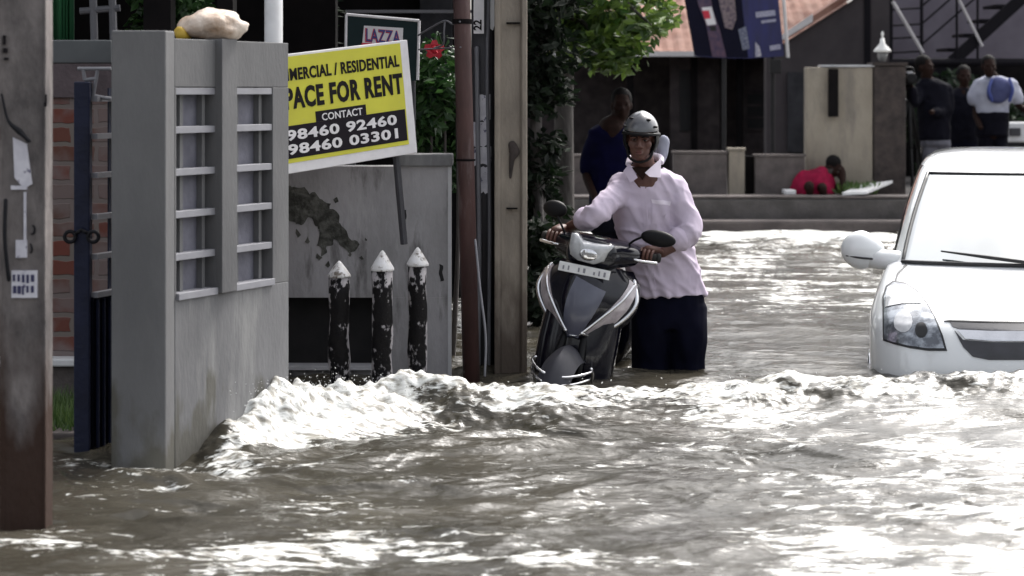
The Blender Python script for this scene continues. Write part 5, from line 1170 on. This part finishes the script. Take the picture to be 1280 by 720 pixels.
# tripod and video camera
Yp = 22.45
t = thing('tripod', 'black camera tripod standing on the footpath beside the laterite pillar', 'tripod', (X_(1133,Yp), Yp, FZ))
for a, b in (((1134,128),(1111,250)),((1136,128),(1141,251)),((1138,128),(1158,243))):
    bm = nb(); q0 = P(*a); q1 = P(b[0], b[1], Yp+(-.15 if b[0] < 1150 else .35)); q1.z = FZ+.015; m_ = q0.lerp(q1,.5); tube(bm, [q0, m_], .026, 8, 1); tube(bm, [m_, q1], .018, 8, 1); lathe(bm, q1, [(.02,-.01),(.03,-.005),(.02,.03)], 8); obj('leg', bm, 'blackplastic', t, smooth=True)
bm = nb(); tube(bm, [P(1136,112), P(1136,150)], .03, 10, 1); obj('centre_column', bm, 'blackplastic', t, smooth=True)
bm = nb(); ell(bm, P(1136,110), .05,.05,.045); bar(bm, P(1136,112), P(1147,126,22.7), .01); obj('pan_head', bm, 'blackplastic', t, smooth=True)
t = thing('video_camera', 'video camera mounted on the tripod before the stooping cameraman', 'camera', P(1136,106))
bm = nb(); box(bm, P(1129,105)-V3((0,.12,0)), P(1142,91)+V3((0,.18,0))); obj('body', bm, 'blackplastic', t, bevel=.015)
bm = nb(); c = P(1134,98)-V3((0,.12,0)); lathe(bm, c, [(.045,.002),(.045,-.10),(.055,-.10),(.055,-.16),(.04,-.16)], 14, Euler((R(-90),0,0))); obj('lens', bm, 'blackplastic', t, smooth=True)
bm = nb(); tube(bm, [P(1130,91),P(1132,85),P(1140,85),P(1142,91)], .012, 8); obj('handle', bm, 'blackplastic', t, smooth=True)
bm = nb(); box(bm, P(1131,92)-V3((0,.13,0)), P(1138,89)-V3((0,.02,0))); obj('light', bm, 'edge', t)
# bicycle, seen almost end-on
Yp = 23.0
t = thing('bicycle', 'black bicycle parked end-on between the tripod and the white car', 'bicycle', (X_(1153,Yp), Yp+.5, FZ))
bd = V3((.30,.95,0)).normalized(); br0 = V3((X_(1152,Yp), Yp, FZ+.03))
def bk(s, z, x=0): return br0+bd*s+V3((bd.y,-bd.x,0))*x+V3((0,0,z))
for s in (0, 1.02):
    bm = nb(); ring = [bk(s+.32*math.cos(a), .335+.32*math.sin(a)) for a in [2*PI*k/32 for k in range(33)]]; tube(bm, ring, .018, 8, 1); w = obj('wheel', bm, 'rubber', t, smooth=True)
    bm = nb(); ring = [bk(s+.298*math.cos(a), .335+.298*math.sin(a)) for a in [2*PI*k/32 for k in range(33)]]; tube(bm, ring, .009, 6, 1)
    for k in range(12): a = 2*PI*k/12; bar(bm, bk(s,.335), bk(s+.29*math.cos(a), .335+.29*math.sin(a)), .003, 4)
    obj('rim', bm, 'chrome', w, smooth=True)
bm = nb()
for a, b in ((bk(0,.335),bk(.14,.85)),(bk(.16,.75),bk(.66,.78)),(bk(.18,.68),bk(.55,.30)),(bk(.55,.30),bk(.68,.88)),(bk(.55,.30),bk(1.02,.335)),(bk(.66,.74),bk(1.02,.335))): bar(bm, a, b, .016)
obj('frame', bm, 'blackplastic', t, smooth=True)
bm = nb(); tube(bm, [bk(.06,.98,-.27),bk(.12,1.0,-.12),bk(.14,.9,0),bk(.12,1.0,.12),bk(.06,.98,.27)], .013, 8); obj('handlebar', bm, 'chrome', t, smooth=True)
bm = nb(); ell(bm, bk(.70,.91), .07,.13,.035); obj('saddle', bm, 'seat', t, smooth=True)
bm = nb(); box(bm, P(1258,178,24.2), P(1300,153,24.2)+V3((0,.5,0))); wb = obj('white_crate', bm, 'white', bevel=.02); tag(wb, 'white box partly hidden by the car roof at the right edge', 'box')
bm = nb(); box(bm, P(1262,170,24.17), P(1276,160,24.17)+V3((0,.03,0))); obj('dark_panel', bm, 'darkpole', wb, bevel=.005)
# box stands on the footpath
bm = nb(); box(bm, (P(1260,178,24.25).x, 24.25, FZ), (P(1298,178,24.25).x, 24.6, P(1260,178,24.2).z-.001)); obj('pedestal', bm, 'deepwall', wb)
# ------------------------------------------------------------------ car
CY = R(11.5)
cq = Matrix.Rotation(-CY, 3, 'Z')
fl_ = at(1088, 440, 10.75); right = cq@V3((1,0,0))
cc = V3((fl_.x,10.78,0))+right*.835; cc.z = -.42
cc -= cq@V3((0,.30,0))
car = thing('car', 'white hatchback car driving towards the viewer through the flood', 'car', cc, cq)
NF, NC, NS, NR = 14, 8, 18, 8
def outline(z, yf, yr, w, bow, rcx, rcy, wr=.94):
    pts = []; fx = w-rcx; ye = yf+bow*(fx/w)**2
    for i in range(NF): x = fx*i/NF; pts.append((x, yf+bow*(x/w)**2))
    for i in range(NC): a = PI/2*i/NC; pts.append((fx+rcx*math.sin(a), ye+rcy*(1-math.cos(a))))
    y0 = ye+rcy; y1 = yr-.22
    for i in range(NS): t_ = i/NS; pts.append((w*(1-(1-wr)*t_**2.2), y0+(y1-y0)*t_))
    xe = w*wr
    for i in range(NR): a = PI/2*i/NR; pts.append((xe-.26*(1-math.cos(a)), y1+.20*math.sin(a)))
    for i in range(6): pts.append(((xe-.26)*(1-i/5), y1+.20+.02*i/5))
    full = pts + [(-x, y) for x, y in pts[-2:0:-1]]
    return [V3((x, y, z)) for x, y in full]
low_ = [(.16,.16,3.70,.74,.16,.26,.30),(.24,.06,3.78,.80,.18,.27,.34),(.36,.0,3.82,.828,.20,.28,.38),(.46,.0,3.83,.838,.21,.28,.40),(.55,.02,3.83,.843,.22,.27,.42),(.62,.05,3.82,.845,.22,.26,.42),(.665,.085,3.81,.843,.21,.25,.42),(.70,.14,3.80,.838,.20,.24,.42),
        (.735,.22,3.78,.828,.18,.22,.40),(.775,.33,3.76,.815,.16,.20,.36),(.815,.47,3.74,.80,.15,.18,.32),(.85,.62,3.72,.785,.15,.16,.26),(.88,.76,3.70,.77,.15,.14,.22),(.905,.89,3.68,.755,.15,.13,.2),(.915,.94,3.67,.745,.15,.12,.18)]
up_ = [(.925,.955,3.66,.735,.15,.10,.30),(1.02,1.09,3.58,.715,.15,.10,.30),(1.12,1.235,3.52,.69,.145,.10,.30),(1.22,1.385,3.46,.66,.14,.10,.30),(1.32,1.54,3.40,.625,.13,.10,.29),(1.40,1.67,3.35,.595,.12,.10,.28),(1.44,1.745,3.33,.575,.11,.10,.27),(1.475,1.83,3.29,.55,.10,.12,.25),(1.505,1.96,3.2,.50,.09,.14,.22),(1.525,2.14,3.0,.40,.06,.14,.18),(1.533,2.36,2.8,.27,.03,.10,.12)]
bm = nb(); vs = loft(bm, [outline(*r) for r in low_+up_[:1]], cap=False); bm.faces.new(vs[0][::-1]); body = obj('body', bm, 'carwhite', car, smooth=True, local=True)
# greenhouse split by column into windscreen, pillars, side windows and roof
rings = [outline(*r) for r in up_]; n = len(rings[0]); half = NF+NC+NS+NR+6
def colrange(i): i = i if i < half else n-i; return i
def gh(name, m, test, shrink=0, th=.006):
    bm = nb(); cache = {}
    def V(j, i):
        i %= n
        if (j,i) not in cache: cache[(j,i)] = bm.verts.new(rings[j][i])
        return cache[(j,i)]
    for j in range(len(rings)-1):
        for i in range(n):
            k = min(colrange(i), colrange((i+1)%n)) if i < half or True else 0
            ci = i if i < half-1 else n-1-i
            if test(j, ci): bm.faces.new((V(j,i),V(j,i+1),V(j+1,i+1),V(j+1,i)))
    if name == 'roof': bm.faces.new([V(len(rings)-1,i) for i in range(n)])
    if not bm.faces: bm.free(); return None
    bm.normal_update(); o = obj(name, bm, m, car, smooth=True, local=True)
    s_ = o.modifiers.new('t','SOLIDIFY'); s_.thickness = th; s_.offset = -1; return o
RL = 6
ws = gh('windscreen', 'glass', lambda j,c: j < RL-1 and c < NF+2)
gh('pillar', 'carwhite', lambda j,c: j < RL and (NF+2 <= c < NF+5 or c in (NF+NC+8,) or NF+NC+NS-2 <= c < NF+NC+NS+NR) and not (j >= RL-1 and c < NF+2))
gh('side_window', 'glass', lambda j,c: j < RL and (NF+5 <= c < NF+NC+8 or NF+NC+9 <= c < NF+NC+NS-2))
gh('rear_window', 'glass', lambda j,c: j < RL and c >= NF+NC+NS+NR)
gh('roof', 'carwhite', lambda j,c: j >= RL or (j == RL-1 and c < NF+2))
# black screen surround
bm = nb()
for sgn in (0,1):
    col = NF+2 if not sgn else n-(NF+2); tube(bm, [rings[j][col]+V3((0,-.004,.002)) for j in range(RL)], .010, 6, 2)
tube(bm, [rings[0][i % n]+V3((0,-.012,.004)) for i in range(-(NF+2), NF+3)], .012, 6, 1); tube(bm, [rings[RL-1][i % n]+V3((0,-.002,.002)) for i in range(-(NF+2), NF+3)], .007, 6, 1)
obj('screen_seal', bm, 'carblack', car, smooth=True, local=True)
CT = surf_tree(body)
def mirrored(bm):
    b2 = bm.copy(); mi = frame_of(car).inverted(); b2.transform(frame_of(car) @ Matrix.Diagonal((-1,1,1,1)) @ mi); bmesh.ops.reverse_faces(b2, faces=b2.faces[:]); return b2
def cdecal(name, poly, m, lift, both='two', th=.006, parent=None):
    bm = decal(CT, poly, lift); b2 = mirrored(bm); os_ = []
    if both == 'one': join(bm, b2); b2 = None
    for b in (bm, b2):
        if b is None: continue
        o = obj(name, b, m, parent or car, smooth=True); s_ = o.modifiers.new('t','SOLIDIFY'); s_.thickness = th; s_.offset = 0; os_.append(o)
    return os_
lamp_poly = [(1106,374),(1110,361),(1118,355),(1132,357),(1146,366),(1158,381),(1168,399),(1176,418),(1181,436),(1160,436),(1138,433),(1118,428),(1107,424)]
cen = (1140,400)
def grow(poly, f): return [(cen[0]+(x-cen[0])*f, cen[1]+(y-cen[1])*f) for x, y in poly]
cdecal('lamp_bezel', grow(lamp_poly, 1.075), 'carblack', .002)
hls = cdecal('headlight', lamp_poly, 'reflector', .008)
for pl_, m_ in (([(1128+11*math.cos(a)+2, 404+13*math.sin(a)) for a in [2*PI*k/14 for k in range(14)]], 'lens'), ([(1152+8*math.cos(a), 414+9*math.sin(a)) for a in [2*PI*k/14 for k in range(14)]], 'carblack'), ([(1110,362),(1120,358),(1140,366),(1152,382),(1128,382),(1108,386)], 'lens')):
    bm = decal(CT, pl_, .0145); b2 = mirrored(bm)
    for b, h_ in ((bm, hls[0]), (b2, hls[1])):
        o = obj('lamp_cell', b, m_, h_, smooth=True)
cx_px = 640+(cc.x*F/(cc.y))
cdecal('grille', [(1187,403),(1240,405),(cx_px,405),(cx_px,414),(1240,414),(1200,412),(1191,409)], 'grille', .003, 'one', .003)
cdecal('grille', [(1193,413),(1204,425),(1240,428),(cx_px,428),(cx_px,450),(1236,450),(1216,446),(1204,434)], 'grille', .003, 'one', .003)
cdecal('grille_bar', [(1196,413),(1240,415),(cx_px,415),(cx_px,427),(1240,427),(1207,424)], 'chrome', .009, 'one', .004)
cdecal('bonnet_gap', [(1180,402),(1186,401),(1240,402.5),(cx_px,403),(cx_px,404.3),(1240,404),(1186,402.6)], 'carblack', .0035, 'one')
cdecal('bonnet_gap', [(1118,353),(1121,342),(1132,331),(1134,332),(1123,344),(1120,354)], 'carblack', .002, 'two')
# mirrors
for s in (-1,1):
    bm = nb(); c = V3((s*.90,1.28,.975)); ell(bm, c, .125,.085,.112, None, 28, 18)
    for v in bm.verts:
        d = v.co-c
        if d.y > .03: v.co.y = c.y+.03
        v.co.z += -.02*abs(d.x+s*.05)*s*0; 
        if d.x*s < 0: v.co.z = c.z+(v.co.z-c.z)*(1-.25*min(1,abs(d.x)/.12))
    tube(bm, [c+V3((-s*.04,.0,-.045)), V3((s*.70,1.20,.92))], [.058,.06], 12, 1)
    mi_ = obj('wing_mirror', bm, 'carwhite', car, smooth=True, local=True)
    bm = nb(); box(bm, c+V3((-.09,.031,-.055)), c+V3((.09,.035,.055))); obj('mirror_glass', bm, 'chrome', mi_, local=True, smooth=False)
    bm = nb(); tube(bm, [c+V3((-s*.09,-.055,-.048)), c+V3((0,-.085,-.04)), c+V3((s*.09,-.05,-.03))], .006, 6); obj('mirror_seam', bm, 'carblack', mi_, local=True, smooth=True)
# wipers
bm = nb(); tube(bm, [V3((.02,.925,.945)), V3((-.2,.965,.968)), V3((-.46,1.055,.992))], [.012,.011,.005], 6, 4); obj('wiper', bm, 'carblack', car, smooth=True, local=True)
bm = nb(); tube(bm, [V3((.55,.96,.945)), V3((.3,.95,.955)), V3((.06,.97,.985))], [.012,.010,.006], 6, 4); obj('wiper', bm, 'carblack', car, smooth=True, local=True)
bm = nb(); box(bm, (-.30,1.69,1.36), (-.10,1.71,1.41)); ell(bm, (-.0,1.62,1.34), .11,.02,.035); 
for v in bm.verts: v.co.y += .06
obj('cabin_mirror', bm, 'carblack', car, local=True)
for s in (-1,1):
    for y in (.72, 3.1):
        bm = nb(); lathe(bm, (s*.745,y,.29), [(.10,-.09),(.28,-.085),(.295,-.06),(.295,.06),(.28,.085),(.10,.09)], 28, Euler((0,PI/2,0))); w_ = obj('wheel', bm, 'rubber', car, smooth=True, local=True)
        bm = nb(); lathe(bm, (s*.84,y,.29), [(.02,-.012),(.19,-.012),(.2,0),(.19,.012),(.02,.012)], 24, Euler((0,PI/2,0))); obj('rim', bm, 'chrome', w_, smooth=True, local=True)
bm = nb(); 
for s in (-1,1): ell(bm, (s*.34,2.05,1.0), .17,.10,.25); ell(bm, (s*.34,2.03,1.3), .09,.06,.10)
obj('front_seat', bm, 'seat', car, smooth=True, local=True)

# ------------------------------------------------------------------ every loose piece an object of its own
def split_loose(o):
    me = o.data; bm = nb(); bm.from_mesh(me); seen = set(); isl = []
    for f in bm.faces:
        if f in seen: continue
        st = [f]; seen.add(f); cur = []
        while st:
            g_ = st.pop(); cur.append(g_)
            for v in g_.verts:
                for h_ in v.link_faces:
                    if h_ not in seen: seen.add(h_); st.append(h_)
        isl.append([q.index for q in cur])
    if len(isl) < 2: bm.free(); return
    for k, ids in enumerate(isl):
        ids = set(ids); b2 = nb(); b2.from_mesh(me); b2.faces.ensure_lookup_table()
        bmesh.ops.delete(b2, geom=[f for f in b2.faces if f.index not in ids], context='FACES')
        m2 = bpy.data.meshes.new(o.name.split('.')[0]); b2.to_mesh(m2); b2.free()
        for mm in me.materials: m2.materials.append(mm)
        if k == 0: o.data = m2
        else: c_ = o.copy(); c_.data = m2; C.objects.link(c_)
    bm.free()
SPLIT = {'plate_marks','wire','brace','painted_mark','mullion','recess_panel','upright_bar','panel_rib','veranda_post','veranda_rail','leg','support_rod','support_pole','conduit','stringer','spall_mark','strap','fork','guard_bracket','side_window','pillar','torn_paper','wire_band','clamp','side_rail','vent','window_bar','front_seat','cabin_mirror','railing','grille','bonnet_gap','stem'}
for o in list(bpy.data.objects):
    if o.type == 'MESH' and o.name.split('.')[0] in SPLIT: split_loose(o)
for o in bpy.data.objects:
    if o.type == 'MESH' and any(m_.type == 'SOLIDIFY' for m_ in o.modifiers):
        e_ = o.modifiers.new('crisp', 'EDGE_SPLIT'); e_.split_angle = R(50)
